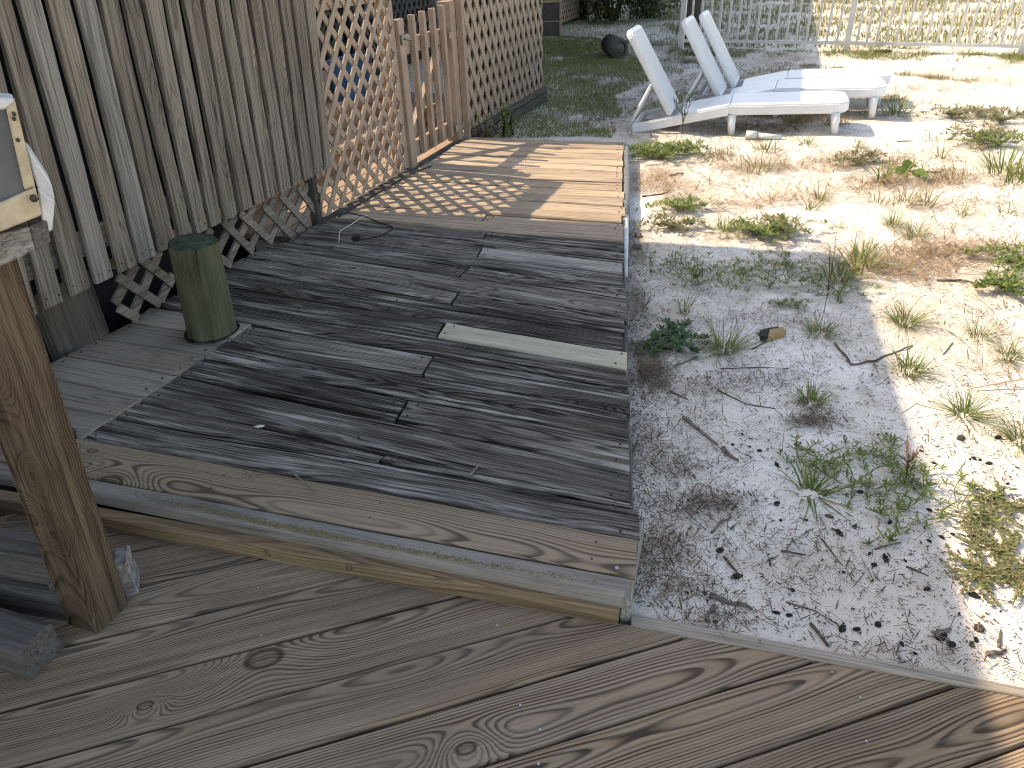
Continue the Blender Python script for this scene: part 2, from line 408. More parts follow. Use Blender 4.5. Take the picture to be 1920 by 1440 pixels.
def box_me(name, x0, x1, y0, y1, z0, z1, mat, bev=0.0, seg=1):
    v = [(x0, y0, z0), (x1, y0, z0), (x1, y1, z0), (x0, y1, z0), (x0, y0, z1), (x1, y0, z1), (x1, y1, z1), (x0, y1, z1)]
    me = mesh(name, v, BOXF, mat)
    return bevel_mesh(me, bev, seg) if bev else me
def prism_me(name, pts, z0, z1, mat, bev=0.0, seg=1):
    n = len(pts)
    v = [(x, y, z0) for x, y in pts] + [(x, y, z1) for x, y in pts]
    f = [tuple(range(n - 1, -1, -1)), tuple(range(n, 2 * n))] + [(i, (i + 1) % n, (i + 1) % n + n, i + n) for i in range(n)]
    me = mesh(name, v, f, mat)
    return bevel_mesh(me, bev, seg) if bev else me
def tube_me(name, pts, rad, mat, k=7, caps=True):
    """round bar along a polyline; rad a number or one per point"""
    pts = [Vector(p) for p in pts]
    rr = rad if isinstance(rad, (list, tuple)) else [rad] * len(pts)
    v, f = [], []
    up = Vector((0, 0, 1))
    for i, p in enumerate(pts):
        d = (pts[min(i + 1, len(pts) - 1)] - pts[max(i - 1, 0)]).normalized()
        a = d.cross(up)
        if a.length < 0.05: a = d.cross(Vector((1, 0, 0)))
        a.normalize(); b = a.cross(d)
        for j in range(k):
            t = 2 * math.pi * j / k
            v.append(p + (a * math.cos(t) + b * math.sin(t)) * rr[i])
    for i in range(len(pts) - 1):
        for j in range(k):
            f.append((i * k + j, i * k + (j + 1) % k, (i + 1) * k + (j + 1) % k, (i + 1) * k + j))
    if caps:
        f.append(tuple(range(k - 1, -1, -1))); f.append(tuple((len(pts) - 1) * k + j for j in range(k)))
    return mesh(name, v, f, mat, smooth=True)

RNG = random.Random(7)
def plank(name, quad, ztop, th, mat, parent, gap=0.004, rough=1.0, seg=0.12, lift=0.0, cup=0.0, bev=0.004, tilt=0.0, round_near=0.0):
    """a board in plan: quad = near-left, near-right, far-right, far-left.  It gets its own origin at the middle of the left
    end, its length along x, worn edges, a slight warp and cut ends"""
    a, b, c, d = [np.array(q[:2], float) for q in quad]
    A = (a + d) / 2; B = (b + c) / 2
    ex = (B - A) / np.linalg.norm(B - A); ey = np.array([-ex[1], ex[0]])
    loc = lambda q: np.array([(q - A) @ ex, (q - A) @ ey])
    a, b, c, d = map(loc, (a, b, c, d))
    L = np.linalg.norm(B - A)
    n = max(4, int(L / seg))
    rg = random.Random(RNG.random())
    prof = [(0, -th), (0, -bev - round_near), (bev + 1.6 * round_near if round_near else bev, 0)]
    if round_near:
        prof = [(0, -th)] + [(round_near * (1 - math.cos(t)), -round_near * (1 - math.sin(t))) for t in (0.0, 0.4, 0.8, 1.2, 1.57)]
    k0 = len(prof)
    prof += [(None, 0.3), (None, 0.6)]
    v = []
    ph = [rg.uniform(0, 6.28) for _ in range(6)]
    amp = 0.0016 * rough
    rows = 0
    for i in range(n + 1):
        t = i / n
        pn = a + (b - a) * t; pf = d + (c - d) * t
        wdt = np.linalg.norm(pf - pn)
        e = (pf - pn) / wdt
        wn_ = amp * (math.sin(5.1 * t * L + ph[0]) + 0.6 * math.sin(17 * t * L + ph[1])) + rg.uniform(-1, 1) * amp * 0.4
        wf_ = amp * (math.sin(4.3 * t * L + ph[2]) + 0.6 * math.sin(15 * t * L + ph[3])) + rg.uniform(-1, 1) * amp * 0.4
        zz = lift + tilt * (t - 0.5) + 0.0011 * rough * math.sin(3.1 * t * L + ph[4])
        ring = []
        g0 = gap / 2 + wn_; g1 = wdt - gap / 2 + wf_
        for u_, z_ in prof:
            if u_ is None:
                ring.append((pn + e * (g0 + (g1 - g0) * z_), zz + cup * (1 - (2 * z_ - 1) ** 2)))
            else:
                ring.append((pn + e * (g0 + u_), zz + z_))
        ring += [(pn + e * (g1 - bev), zz), (pn + e * g1, zz - bev), (pn + e * g1, zz - th)]
        rows = len(ring)
        for q, z in ring:
            v.append((q[0], q[1], z))
    f = []
    for i in range(n):
        for j in range(rows):
            j2 = (j + 1) % rows
            f.append((i * rows + j, i * rows + j2, (i + 1) * rows + j2, (i + 1) * rows + j)[::-1])
    f.append(tuple(range(rows))[::-1] if False else tuple(range(rows)))
    f.append(tuple(n * rows + j for j in range(rows))[::-1])
    me = mesh(name, v, f, mat)
    ang = math.atan2(ex[1], ex[0])
    m4 = Matrix.Translation((A[0], A[1], ztop)) @ Matrix.Rotation(ang, 4, 'Z')
    o = link(name, me, parent, mat4=(parent.matrix_world.inverted() @ m4) if parent is not None else m4)
    o['L'] = L
    return o
def nails(o, pts, mat, r=0.0035, name='nail_heads'):
    """nail heads on a board, board coordinates; too small to pick apart, one part"""
    v, f = [], []
    for x, y in pts:
        b0 = len(v)
        for j in range(6):
            t = j * math.pi / 3
            v.append((x + r * math.cos(t), y + r * math.sin(t), 0.0008))
        for j in range(6):
            t = j * math.pi / 3
            v.append((x + r * math.cos(t), y + r * math.sin(t), -0.003))
        f.append(tuple(range(b0, b0 + 6)))
        f += [(b0 + j, b0 + 6 + j, b0 + 6 + (j + 1) % 6, b0 + (j + 1) % 6) for j in range(6)]
    c = link(name, mesh(name, v, f, mat), o)
    c['kind'] = 'stuff'
    return c
def lerp(a, b, t):
    return (a[0] + (b[0] - a[0]) * t, a[1] + (b[1] - a[1]) * t)

# ------------------------------------------------------------------ sand, one sheet to the horizon
WALK_R0, WALK_R1 = (0.3012, 1.3590, 0.0850), (0.9103, 5.6142, 0.0850)       # right edge of the boardwalk, near and far
TRIM_A, TRIM_B = (0.2648, 1.1990, 0.0000), (1.0581, 0.9572, 0.0000)
def walk_right_x(y):
    t = (y - WALK_R0[1]) / (WALK_R1[1] - WALK_R0[1])
    return WALK_R0[0] + (WALK_R1[0] - WALK_R0[0]) * t
def trim_y(x):
    t = (x - TRIM_A[0]) / (TRIM_B[0] - TRIM_A[0])
    return TRIM_A[1] + (TRIM_B[1] - TRIM_A[1]) * t
def sand_z(x, y):
    x = np.asarray(x, float); y = np.asarray(y, float)
    z = ZS + 0.010 * np.sin(1.9 * x + 0.7 * y + 0.5) * np.sin(1.3 * y - 0.6 * x) + 0.006 * np.sin(5.3 * x + 1.1) * np.sin(4.7 * y + 2.0 * x)
    z = z + 0.0035 * np.sin(13.1 * x + 3.0 * np.sin(2.3 * y)) * np.sin(11.7 * y + 1.3) + 0.0025 * np.sin(23 * x + 9 * y) * np.sin(19 * y - 7 * x)
    rx = WALK_R0[0] + (WALK_R1[0] - WALK_R0[0]) * (y - WALK_R0[1]) / (WALK_R1[1] - WALK_R0[1])
    under_walk = (y > 1.15) & (y < 5.72) & (x < rx - 0.045)
    ty = TRIM_A[1] + (TRIM_B[1] - TRIM_A[1]) * (x - TRIM_A[0]) / (TRIM_B[0] - TRIM_A[0])
    under_deck = (y < ty - 0.01) & (x < 3.5) & (y > -4)
    z = np.where(under_walk | under_deck, -0.22, z)
    z = z + 0.034 * np.exp(-((x - 2.75) ** 2 + (y - 5.9) ** 2) / 0.45)
    far = np.clip((y - 9.0) / 20.0, 0, 1)
    return z + 0.10 * far * np.sin(0.45 * x) * np.sin(0.31 * y)
def zs(x, y):
    return float(sand_z(x, y))
gx = np.unique(np.concatenate([np.linspace(-60, -6, 19), np.linspace(-6, 0, 31), np.arange(0, 3.2, 0.02), np.linspace(3.2, 8, 60), np.linspace(8, 80, 30)]))
gy = np.unique(np.concatenate([np.linspace(-40, -4, 12), np.linspace(-4, 0.5, 16), np.arange(0.5, 6.2, 0.02), np.linspace(6.2, 14, 80), np.linspace(14, 120, 40)]))
XX, YY = np.meshgrid(gx, gy)
ZZ = sand_z(XX, YY)
nx, ny = len(gx), len(gy)
idx = np.arange(nx * ny).reshape(ny, nx)
quads = np.stack([idx[:-1, :-1], idx[:-1, 1:], idx[1:, 1:], idx[1:, :-1]], -1).reshape(-1, 4)
sand = link('sand', fast_mesh('sand', np.stack([XX, YY, ZZ], -1).reshape(-1, 3), quads, M['sand'], True))
tag(sand, kind='structure')

# ------------------------------------------------------------------ diagonal deck in the foreground
deck = thing('diagonal_deck', 'newer brown grey deck of wide diagonal boards in the foreground', 'deck')
ED = R(15.8)
de = np.array([math.cos(ED), math.sin(ED)]); dn = np.array([-de[1], de[0]])
TI_A, TI_B = np.array((0.2587, 1.1610, 0.0000)[:2]), np.array((1.0445, 0.9356, 0.0000)[:2])
FR_A, FR_B = np.array((-1.1849, 1.5751, 0.0000)[:2]), np.array((0.2264, 1.1642, 0.0000)[:2])
def hit(o, A, B):
    """where the board edge line of offset o meets the line A-B, as the distance along the board"""
    d = B - A
    # o*dn + t*de = A + u*d
    m = np.array([[de[0], -d[0]], [de[1], -d[1]]])
    t, u = np.linalg.solve(m, A - o * dn)
    return t, u
FR2A, FR2B = FR_A + np.array([0.02, 0.07]), FR_B + np.array([0.02, 0.07])
def right_end(o):
    t1, u1 = hit(o, FR2A, FR2B)
    t2, u2 = hit(o, TI_A, TI_B)
    return t2 if u2 > -0.02 else min(t1, t2 if u2 > -0.4 else 9)
offs = [0.8305 - 0.1473 * k for k in range(7, 0, -1)] + [0.8305, 0.978, 1.1206, 1.2726, 1.42, 1.567, 1.714, 1.861, 2.008]
deck_mats = {
    6: wood('deck_wood_knotty', knots=[(1.32, 0.02, 0.032)], auto_knots=0.15, **DECK_ARGS),
    7: wood('deck_wood_one_knot', knots=[(2.62, -0.03, 0.016), (1.3, 0.05, 0.02)], auto_knots=0.1, **DECK_ARGS),
    9: wood('deck_wood_swirl', knots=[(2.23, 0.035, 0.03), (1.98, -0.01, 0.012)], auto_knots=0.0, **DECK_ARGS)}
for k in range(len(offs) - 1):
    o0, o1 = offs[k], offs[k + 1]
    tl = -2.5
    q = [o0 * dn + tl * de, o0 * dn + right_end(o0) * de, o1 * dn + right_end(o1) * de, o1 * dn + tl * de]
    b = plank('deck_board', q, 0.0, 0.03, deck_mats.get(k, M['deck']), deck, gap=0.008, rough=0.7, bev=0.007, lift=RNG.uniform(-0.0015, 0.0015), seg=0.15)
    wd = abs(o1 - o0) / 2
    L = b['L']
    pts = []
    for xx in np.arange(0.35, L - 0.02, 0.61):
        for yy in (-wd * 0.55, wd * 0.5):
            pts.append((xx + RNG.uniform(-0.05, 0.05), yy + RNG.uniform(-0.01, 0.01)))
    nails(b, pts, M['screw'], 0.0032, 'screw_heads')
# edge trim between the deck and the sand
plank('edge_trim', [(0.2579, 1.1576, 0.0040), (TI_A + (TI_B - TI_A) * 1.9), np.array(TRIM_A[:2]) + (np.array(TRIM_B[:2]) - np.array(TRIM_A[:2])) * 1.9, TRIM_A], 0.006, 0.11, M['landing'], deck,
      gap=0.003, rough=1.0, bev=0.004)
# joists below, seen only through the gaps
for k in range(9):
    link('joist', box_me('joist', -2.6, 2.2, -0.02, 0.02, -0.17, -0.034, M['dark']), deck,
         mat4=Matrix.Translation((0, 0.1 + 0.22 * k, 0)) @ Matrix.Rotation(R(-17), 4, 'Z'))

# ------------------------------------------------------------------ boardwalk
walk = thing('boardwalk', 'old grey boardwalk of weathered cross planks along the tan lattice', 'boardwalk')
BW = [
    ((((-1.3764, 1.9093), (0.2999, 1.3591)), ((-1.3299, 2.0382), (0.3143, 1.4877)), None, 'old', 'old')),
    ((((-1.3299, 2.0382), (0.3143, 1.4877)), ((-1.2846, 2.1361), (0.3124, 1.4932)), (0.5618, 0.0035), 'old', 'old')),
    ((((-1.2846, 2.1361), (0.3124, 1.4932)), ((-1.2099, 2.3016), (0.3341, 1.6448)), None, 'old', 'old')),
    ((((-1.2099, 2.3016), (0.3341, 1.6448)), ((-1.1628, 2.4220), (0.3533, 1.7931)), (0.5358, 0.0035), 'old', 'old')),
    ((((-1.1628, 2.4220), (0.3533, 1.7931)), ((-1.1101, 2.5669), (0.3721, 1.9420)), None, 'old', 'old')),
    ((((-1.1101, 2.5669), (0.3721, 1.9420)), ((-1.0614, 2.7065), (0.3904, 2.0918)), (0.5343, 0.0035), 'old', 'old')),
    ((((-1.5569, 2.9151), (0.3904, 2.0918)), ((-1.5032, 3.0513), (0.4065, 2.2184)), None, 'old', 'old')),
    ((((-1.5032, 3.0513), (0.4065, 2.2184)), ((-1.4486, 3.1857), (0.4249, 2.3500)), (0.6358, 0.0035), 'old', 'tan_pale')),
    ((((-1.4486, 3.1857), (0.4249, 2.3500)), ((-1.3838, 3.3427), (0.4460, 2.4994)), None, 'old', 'old')),
    ((((-1.3838, 3.3427), (0.4460, 2.4994)), ((-1.3183, 3.4911), (0.4632, 2.6247)), (0.6213, 0.0035), 'old', 'old')),
    ((((-1.3183, 3.4911), (0.4632, 2.6247)), ((-1.2513, 3.6118), (0.4852, 2.7756)), None, 'old', 'old')),
    ((((-1.2513, 3.6118), (0.4852, 2.7756)), ((-1.1544, 3.6796), (0.5076, 2.9290)), (0.5913, 0.0035), 'old', 'old')),
    ((((-1.1544, 3.6796), (0.5076, 2.9290)), ((-1.1082, 3.7726), (0.5281, 3.0714)), None, 'old', 'old')),
    ((((-1.1082, 3.7726), (0.5281, 3.0714)), ((-1.0698, 3.9147), (0.5478, 3.2085)), (0.5878, 0.0035), 'old', 'old_pale')),
    ((((-1.0698, 3.9147), (0.5478, 3.2085)), ((-1.0403, 4.0018), (0.5692, 3.3486)), None, 'old', 'old')),
    ((((-1.0403, 4.0018), (0.5692, 3.3486)), ((-1.0114, 4.0543), (0.5903, 3.4874)), (0.5713, 0.0035), 'old', 'old')),
    ((((-1.0114, 4.0543), (0.5903, 3.4874)), ((-0.9371, 4.1511), (0.6129, 3.6359)), None, 'old_sun', 'old_sun')),
    ((((-0.9371, 4.1511), (0.6129, 3.6359)), ((-0.8916, 4.2817), (0.6318, 3.7694)), (0.52, 0.003), "old_sun", "old_sun")),
    ((((-0.8916, 4.2817), (0.6332, 3.7692)), ((-0.8461, 4.4124), (0.6527, 3.9064)), None, "old_sun", "old_sun")),
    ((((-0.8461, 4.4124), (0.6541, 3.9062)), ((-0.8006, 4.5431), (0.6748, 4.0519)), None, "old_sun", "old_sun")),
    ((((-0.8006, 4.5431), (0.6763, 4.0518)), ((-0.7527, 4.6729), (0.6960, 4.1914)), None, "old_sun", "old_sun")),
    ((((-0.7527, 4.6729), (0.6975, 4.1912)), ((-0.6987, 4.8003), (0.7184, 4.3390)), None, "old_sun", "old_sun")),
    ((((-0.6987, 4.8003), (0.7200, 4.3388)), ((-0.6447, 4.9277), (0.7458, 4.5189)), None, "old_sun", "old_sun")),
    ((((-0.6447, 4.9277), (0.7474, 4.5187)), ((-0.5907, 5.0551), (0.7620, 4.6258)), None, "old_sun", "old_sun")),
    ((((-0.5907, 5.0551), (0.7637, 4.6255)), ((-0.5391, 5.1835), (0.7828, 4.7624)), None, "old_sun", "old_sun")),
    ((((-0.5391, 5.1835), (0.7845, 4.7621)), ((-0.4930, 5.3140), (0.8046, 4.9060)), None, "old_sun", "old_sun")),
    ((((-0.4930, 5.3140), (0.8064, 4.9057)), ((-0.4470, 5.4445), (0.8276, 5.0573)), None, "old_sun", "old_sun")),
    ((((-0.4470, 5.4445), (0.8294, 5.0570)), ((-0.4009, 5.5750), (0.8507, 5.2094)), None, "old_sun", "old_sun")),
    ((((-0.4009, 5.5750), (0.8526, 5.2091)), ((-0.3548, 5.7055), (0.8727, 5.3540)), None, "old_sun", "old_sun")),
    ((((-0.3548, 5.7055), (0.8746, 5.3536)), ((-0.3037, 5.8340), (0.8921, 5.4812)), None, "old_sun", "old_sun")),
    ((((-0.3037, 5.8340), (0.8940, 5.4809)), ((-0.2517, 5.9623), (0.9109, 5.6054)), None, "old_sun", "old_sun"))]
SEAM = [(-1.3709, 1.9118, 0.0850), (-1.0603, 2.7064, 0.0850)]
def wp(name, q, mat, **kw):
    kw.setdefault('gap', RNG.uniform(0.008, 0.018)); kw.setdefault('rough', 2.0); kw.setdefault('bev', 0.007)
    kw.setdefault('lift', RNG.uniform(-0.006, 0.003)); kw.setdefault('tilt', RNG.uniform(-0.004, 0.004))
    kw.setdefault('cup', RNG.uniform(-0.002, 0.002))
    o = plank(name, q, ZW, 0.036, mat, walk, **kw)
    L = o['L']
    wdt = np.linalg.norm(np.array(q[0][:2]) - np.array(q[3][:2])) * 0.5
    pts = [(x, y) for x in (0.03, L - 0.035) + ((L * 0.5,) if L > 1.2 else ()) for y in (-wdt * 0.5, wdt * 0.5)]
    nails(o, [(x + RNG.uniform(-.008, .008), y + RNG.uniform(-.008, .008)) for x, y in pts], M['nail'], 0.004)
    return o
for row in BW:
    (n0, n1), (f0, f1), joint, matL, matR = row
    if joint is None:
        jit = RNG.uniform(-0.012, 0.012)
        n1b = (n1[0] + jit, n1[1]); f1b = (f1[0] + jit, f1[1])
        wp('plank', [n0, n1b, f1b, f0], M[matL])
    else:
        t, g_ = joint
        a1, b1 = lerp(n0, n1, t - g_), lerp(f0, f1, t - g_)
        a2, b2 = lerp(n0, n1, t + g_), lerp(f0, f1, t + g_)
        jit = RNG.uniform(-0.012, 0.012)
        wp('plank', [n0, a1, b1, f0], M[matL])
        o = wp('plank', [a2, (n1[0] + jit, n1[1]), (f1[0] + jit, f1[1]), b2], M[matR])
        if matR == 'tan_pale':
            o['label'] = 'pale tan replacement plank without cracks'
        if matR == 'old_pale':
            o['label'] = 'short pale grey bleached plank'
# landing planks left of the slanting seam
for (q, mt) in [([(-1.8855, 2.0770), (-1.3775, 1.9079), (-1.3313, 2.0355), (-1.8320, 2.2157)], 'landing'), ([(-1.8320, 2.2157), (-1.3313, 2.0355), (-1.2801, 2.1565), (-1.7745, 2.3529)], 'landing'), ([(-1.7745, 2.3529), (-1.2801, 2.1565), (-1.2130, 2.3045), (-1.7200, 2.4954)], 'landing'), ([(-1.7200, 2.4954), (-1.2130, 2.3045), (-1.1629, 2.4491), (-1.6602, 2.6327)], 'landing'), ([(-1.6602, 2.6327), (-1.1629, 2.4491), (-1.1065, 2.5893), (-1.5884, 2.7713)], 'landing'), ([(-1.5884, 2.7713), (-1.1065, 2.5893), (-1.0644, 2.7092), (-1.5569, 2.9151)], 'landing')]:
    wp('landing_plank', q, M[mt], rough=0.8, gap=0.004)
# front step: board, rounded nosing board, riser
STEP_ARGS = dict(early=(0.36, 0.258, 0.16), late=(0.085, 0.054, 0.033), grey=(0.30, 0.236, 0.17), greyness=0.4, ring=0.0075, contrast=1.5, streak=0.25, light_amt=0.12,
                 crack=0.0, tone=0.03, stains=0.12, bump=0.0012)
M['step'] = wood('step_board_wood', knots=[(0.94, -0.075, 0.028), (0.77, 0.035, 0.012), (0.55, 0.06, 0.014), (1.33, 0.045, 0.004)], auto_knots=0.0, **STEP_ARGS)
M['nosing'] = wood('nosing_wood', (0.28, 0.23, 0.17), (0.12, 0.095, 0.07), (0.26, 0.235, 0.195), greyness=0.9, ring=0.012, contrast=0.6, streak=0.35, light_amt=0.35,
                   patch=0.6, streak_light=(0.40, 0.38, 0.34), auto_knots=0.0, crack=0.0, tone=0.03, stains=0.15, bump=0.001)
M['riser'] = wood('riser_wood', (0.30, 0.205, 0.115), (0.10, 0.062, 0.035), (0.22, 0.165, 0.108), greyness=0.3, ring=0.009, contrast=0.8, streak=0.3, light_amt=0.1, auto_knots=0.25,
                  crack=0.1, tone=0.03, stains=0.25, bump=0.0012)
def ext(a, b, t0, t1):
    return lerp(a, b, t0), lerp(a, b, t1)
b0 = ext((-1.3764, 1.9093, 0.0850), (0.2999, 1.3591, 0.0850), -0.45, 1.0)
b1 = ext((-1.2739, 1.7086, 0.0850), (0.2736, 1.2253, 0.0850), -0.45, 1.0)
b2 = ext((-1.2194, 1.6328, 0.0650), (0.2333, 1.1704, 0.0650), -0.45, 1.0)
so = plank('step_board', [b1[0], b1[1], b0[1], b0[0]], ZW + 0.004, 0.036, M['step'], walk, gap=0.005, rough=0.6, bev=0.004)
nails(so, [(x, y) for x in (1.25, 1.75, 2.35) for y in (-0.03, 0.03)], M['nail'], 0.0035)
nails(so, [(so['L'] - 0.04, -0.045)], M['screw'], 0.005, 'screw_heads')
no = plank('nosing_board', [b2[0], b2[1], b1[1], b1[0]], ZW + 0.003, 0.038, M['nosing'], walk, gap=0.004, rough=0.6, bev=0.004, round_near=0.018)
# band of algae and trodden grit along the nosing: a thin crust that stands a little proud
r_ = random.Random(3)
cv, cf = [], []
for k in range(2600):
    x = no['L'] * r_.triangular(0.36, 0.985, 0.6); y = r_.gauss(-0.006 + 0.01 * math.sin(x * 3.0), 0.0055)
    s = r_.uniform(0.0006, 0.0022)
    b_ = len(cv)
    a_ = r_.uniform(0, 6.28)
    for t in (0, 2.1, 4.2):
        cv.append((x + 2 * s * math.cos(t + a_), y + s * math.sin(t + a_), 0.0012))
    cv.append((x, y, 0.0012 + s * 0.7))
    cf += [(b_, b_ + 1, b_ + 3), (b_ + 1, b_ + 2, b_ + 3), (b_ + 2, b_, b_ + 3)]
M['algae'] = leafmat('algae_crust', (0.19, 0.145, 0.06), (0.30, 0.24, 0.12), (0.09, 0.07, 0.045), trans=0.0, rough=0.9)
tag(link('algae_crust', mesh('algae_crust', cv, cf, M['algae']), no), kind='stuff')
fr0 = ext(FR_A, FR_B, -0.45, 1.0)
back = np.array([0.012, 0.038])
ris = plank('riser_board', [fr0[0], fr0[1], fr0[1] + back, fr0[0] + back], 0.0490, 0.0482, M['riser'], walk, gap=0.0, rough=0.5, bev=0.003)
# faint ink grade stamps on the riser, worn past reading
rx_ = np.array([fr0[0][0] + back[0] / 2, fr0[0][1] + back[1] / 2])
rd_ = (np.array(fr0[1]) - np.array(fr0[0])); rd_ = rd_ / np.linalg.norm(rd_)
iv, if_ = [], []
r_ = random.Random(9)
yf = -np.linalg.norm(back) / 2 - 0.0006
for q in ((-0.6730, 1.4393, 0.0000), (-0.4430, 1.3688, 0.0000)):
    x0 = (np.array(q[:2]) - rx_) @ rd_
    for row in range(4):
        for c in range(5):
            if r_.random() < 0.3: continue
            x = x0 + c * 0.0042 + r_.uniform(-.0006, .0006); z = -0.010 - row * 0.0065
            w_, h_ = r_.uniform(0.0014, 0.0034), r_.uniform(0.002, 0.0045)
            b_ = len(iv)
            iv += [(x, yf, z), (x + w_, yf, z), (x + w_, yf, z + h_), (x, yf, z + h_)]
            if_.append((b_, b_ + 1, b_ + 2, b_ + 3))
M['ink'] = plain('faded_ink', (0.035, 0.028, 0.024), 0.8, 0.1, scale=300.0)
tag(link('ink_stamp', mesh('ink_stamp', iv, if_, M['ink']), ris), kind='stuff')
# rim board under the plank ends along the sand
e0, e1 = np.array(WALK_R0[:2]), np.array(WALK_R1[:2])
ed = (e1 - e0) / np.linalg.norm(e1 - e0); en = np.array([ed[1], -ed[0]])
st0 = np.array((0.2597, 1.1831, 0.0000)[:2]); st1 = np.array((0.3314, 1.4379, 0.0600)[:2])
plank('rim_board', [e0 - en * 0.004 + ed * 0.05, e1 - en * 0.012 - ed * 0.02, e1 - en * 0.045 - ed * 0.02, e0 - en * 0.04 + ed * 0.05], ZW - 0.04, 0.17, M['dark'], walk, gap=0.0, rough=1.5)
plank('rim_board', [st0, st1, st1 - en * 0.02, st0 - en * 0.02], ZW - 0.012, 0.14, M['old_pale'], walk, gap=0.0, rough=1.8, bev=0.006)
for k in range(5):      # joists
    t = k / 4
    a = np.array(BW[1][0][0]) * (1 - t) + np.array(BW[1][0][1]) * t
    b = np.array(BW[-1][0][0]) * (1 - t) + np.array(BW[-1][0][1]) * t
    if t == 1: a, b = a - en * 0.12, b - en * 0.12
    w_ = np.array([0.02, 0])
    plank('joist', [a - w_, b - w_, b + w_, a + w_], ZW - 0.045, 0.14, M['dark'], walk, gap=0.0)
# short dark threshold boards in front of the gate
for k in range(5):
    s0 = 4.5 + 0.195 * k
    plank('threshold_board', [W(s0, -2.13 + 0.01 * k), W(s0, -2.335), W(s0 + 0.185, -2.335), W(s0 + 0.185, -2.12 + 0.01 * k)][0:4], ZW - 0.012, 0.03, M['dark'], walk, gap=0.008, rough=1.5)
# long sill at the foot of the left lattice
plank('sill_board', [W(3.36, -2.29), W(3.36, -2.35), W(4.52, -2.35), W(4.52, -2.27)], ZW + 0.005, 0.06, M['dark'], walk, gap=0.0, rough=2.0)

# ------------------------------------------------------------------ board wall on the left
WL = Matrix(((U[0], -N[0], 0, 0), (U[1], -N[1], 0, 0), (0, 0, 1, 0), (0, 0, 0, 1)))      # wall frame: x along, y inward
bw = thing('board_wall', 'tall wall of weathered grey vertical boards standing over the boardwalk', 'wall', mat4=WL)
tops = [1.647, 1.733, 1.825, 1.925, 2.028, 2.137, 2.244, 2.353, 2.457, 2.569, 2.663, 2.776, 2.87, 2.975, 3.083, 3.193, 3.31, 3.415, 3.527, 3.634]
bots = [1.509, 1.618, 1.726, 1.848, 1.961, 2.067, 2.174, 2.294, 2.398, 2.498, 2.596, 2.703, 2.814, 2.919, 3.031, 3.137, 3.247, 3.353, 3.459, 3.554]
for k in range(15):
    tops.insert(0, tops[0] - 0.104); bots.insert(0, bots[0] - 0.112)
WTOP = 2.78
zt = 1.2
BOARD_KIND = {18: 'wall_pale', 20: 'wall_pale'}
def wall_board(sb0, sb1, st0_, st1_, zb, ztop, mat, y0, parent, name='wall_board'):
    """a board standing on end: built lying along x, then stood up in the wall frame"""
    # board frame: x up, y along wall, z outward
    q = [(0, sb0), (ztop - zb, st0_), (ztop - zb, st1_), (0, sb1)]
    a, b, c, d = [np.array(v, float) for v in q]
    me_parent = None
    o = plank(name, q, 0.0, 0.021, mat, None, gap=0.0, rough=1.8, bev=0.003, seg=0.13, cup=RNG.uniform(-.001, .0015), tilt=RNG.uniform(-.004, .004))
    A = (a + d) / 2; B = (b + c) / 2
    ang = math.atan2((B - A)[1], (B - A)[0])
    # columns: board x -> (along, up), board z -> outward (-y of the wall frame)
    ca, sa = math.cos(ang), math.sin(ang)
    m = Matrix(((sa, ca, 0, A[1]), (0, 0, -1, y0), (ca, -sa, 0, zb), (0, 0, 0, 1)))
    o.parent = parent
    o.matrix_parent_inverse = Matrix.Identity(4)
    o.matrix_local = m
    return o
for k in range(len(tops) - 1):
    sl0, sl1 = (tops[k] - bots[k]) / (zt - 0.355), (tops[k + 1] - bots[k + 1]) / (zt - 0.355)
    g0, g1 = 0.011, 0.013
    if RNG.random() < 0.2: g1 += 0.006
    zb = 0.355 + RNG.uniform(-0.0015, 0.0015)
    zu = WTOP - 0.02
    # keep upper ends from fanning out: lean only as far as seen
    f0 = bots[k] + g0 + sl0 * min(zu - zb, 0.9) ; f1 = bots[k + 1] - g1 + sl1 * min(zu - zb, 0.9)
    f0 = bots[k] + g0 + sl0 * (zu - zb); f1 = bots[k + 1] - g1 + sl1 * (zu - zb)
    mt = M[BOARD_KIND.get(k, 'wall')]
    b = wall_board(bots[k] + g0, bots[k + 1] - g1, f0, f1, zb, zu, mt, 2.300 + RNG.uniform(-0.002, 0.003), bw)
    nails(b, [(0.03, -0.025), (0.03, 0.025), (1.1, -0.02), (1.1, 0.025)], M['nail'], 0.0035)
# near black sheets close the gaps and stand for unlit space behind
link('underfloor_dark', box_me('underfloor_dark', -1.0, 3.36, 2.80, 2.83, -0.4, 1.0, M['void']), bw)
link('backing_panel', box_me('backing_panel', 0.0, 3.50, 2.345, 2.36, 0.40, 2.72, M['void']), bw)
for z in (0.46, 1.5, 2.5):
    link('back_rail', box_me('back_rail', 0.0, 3.53, 2.324, 2.342, z, z + 0.09, M['dark']), bw)
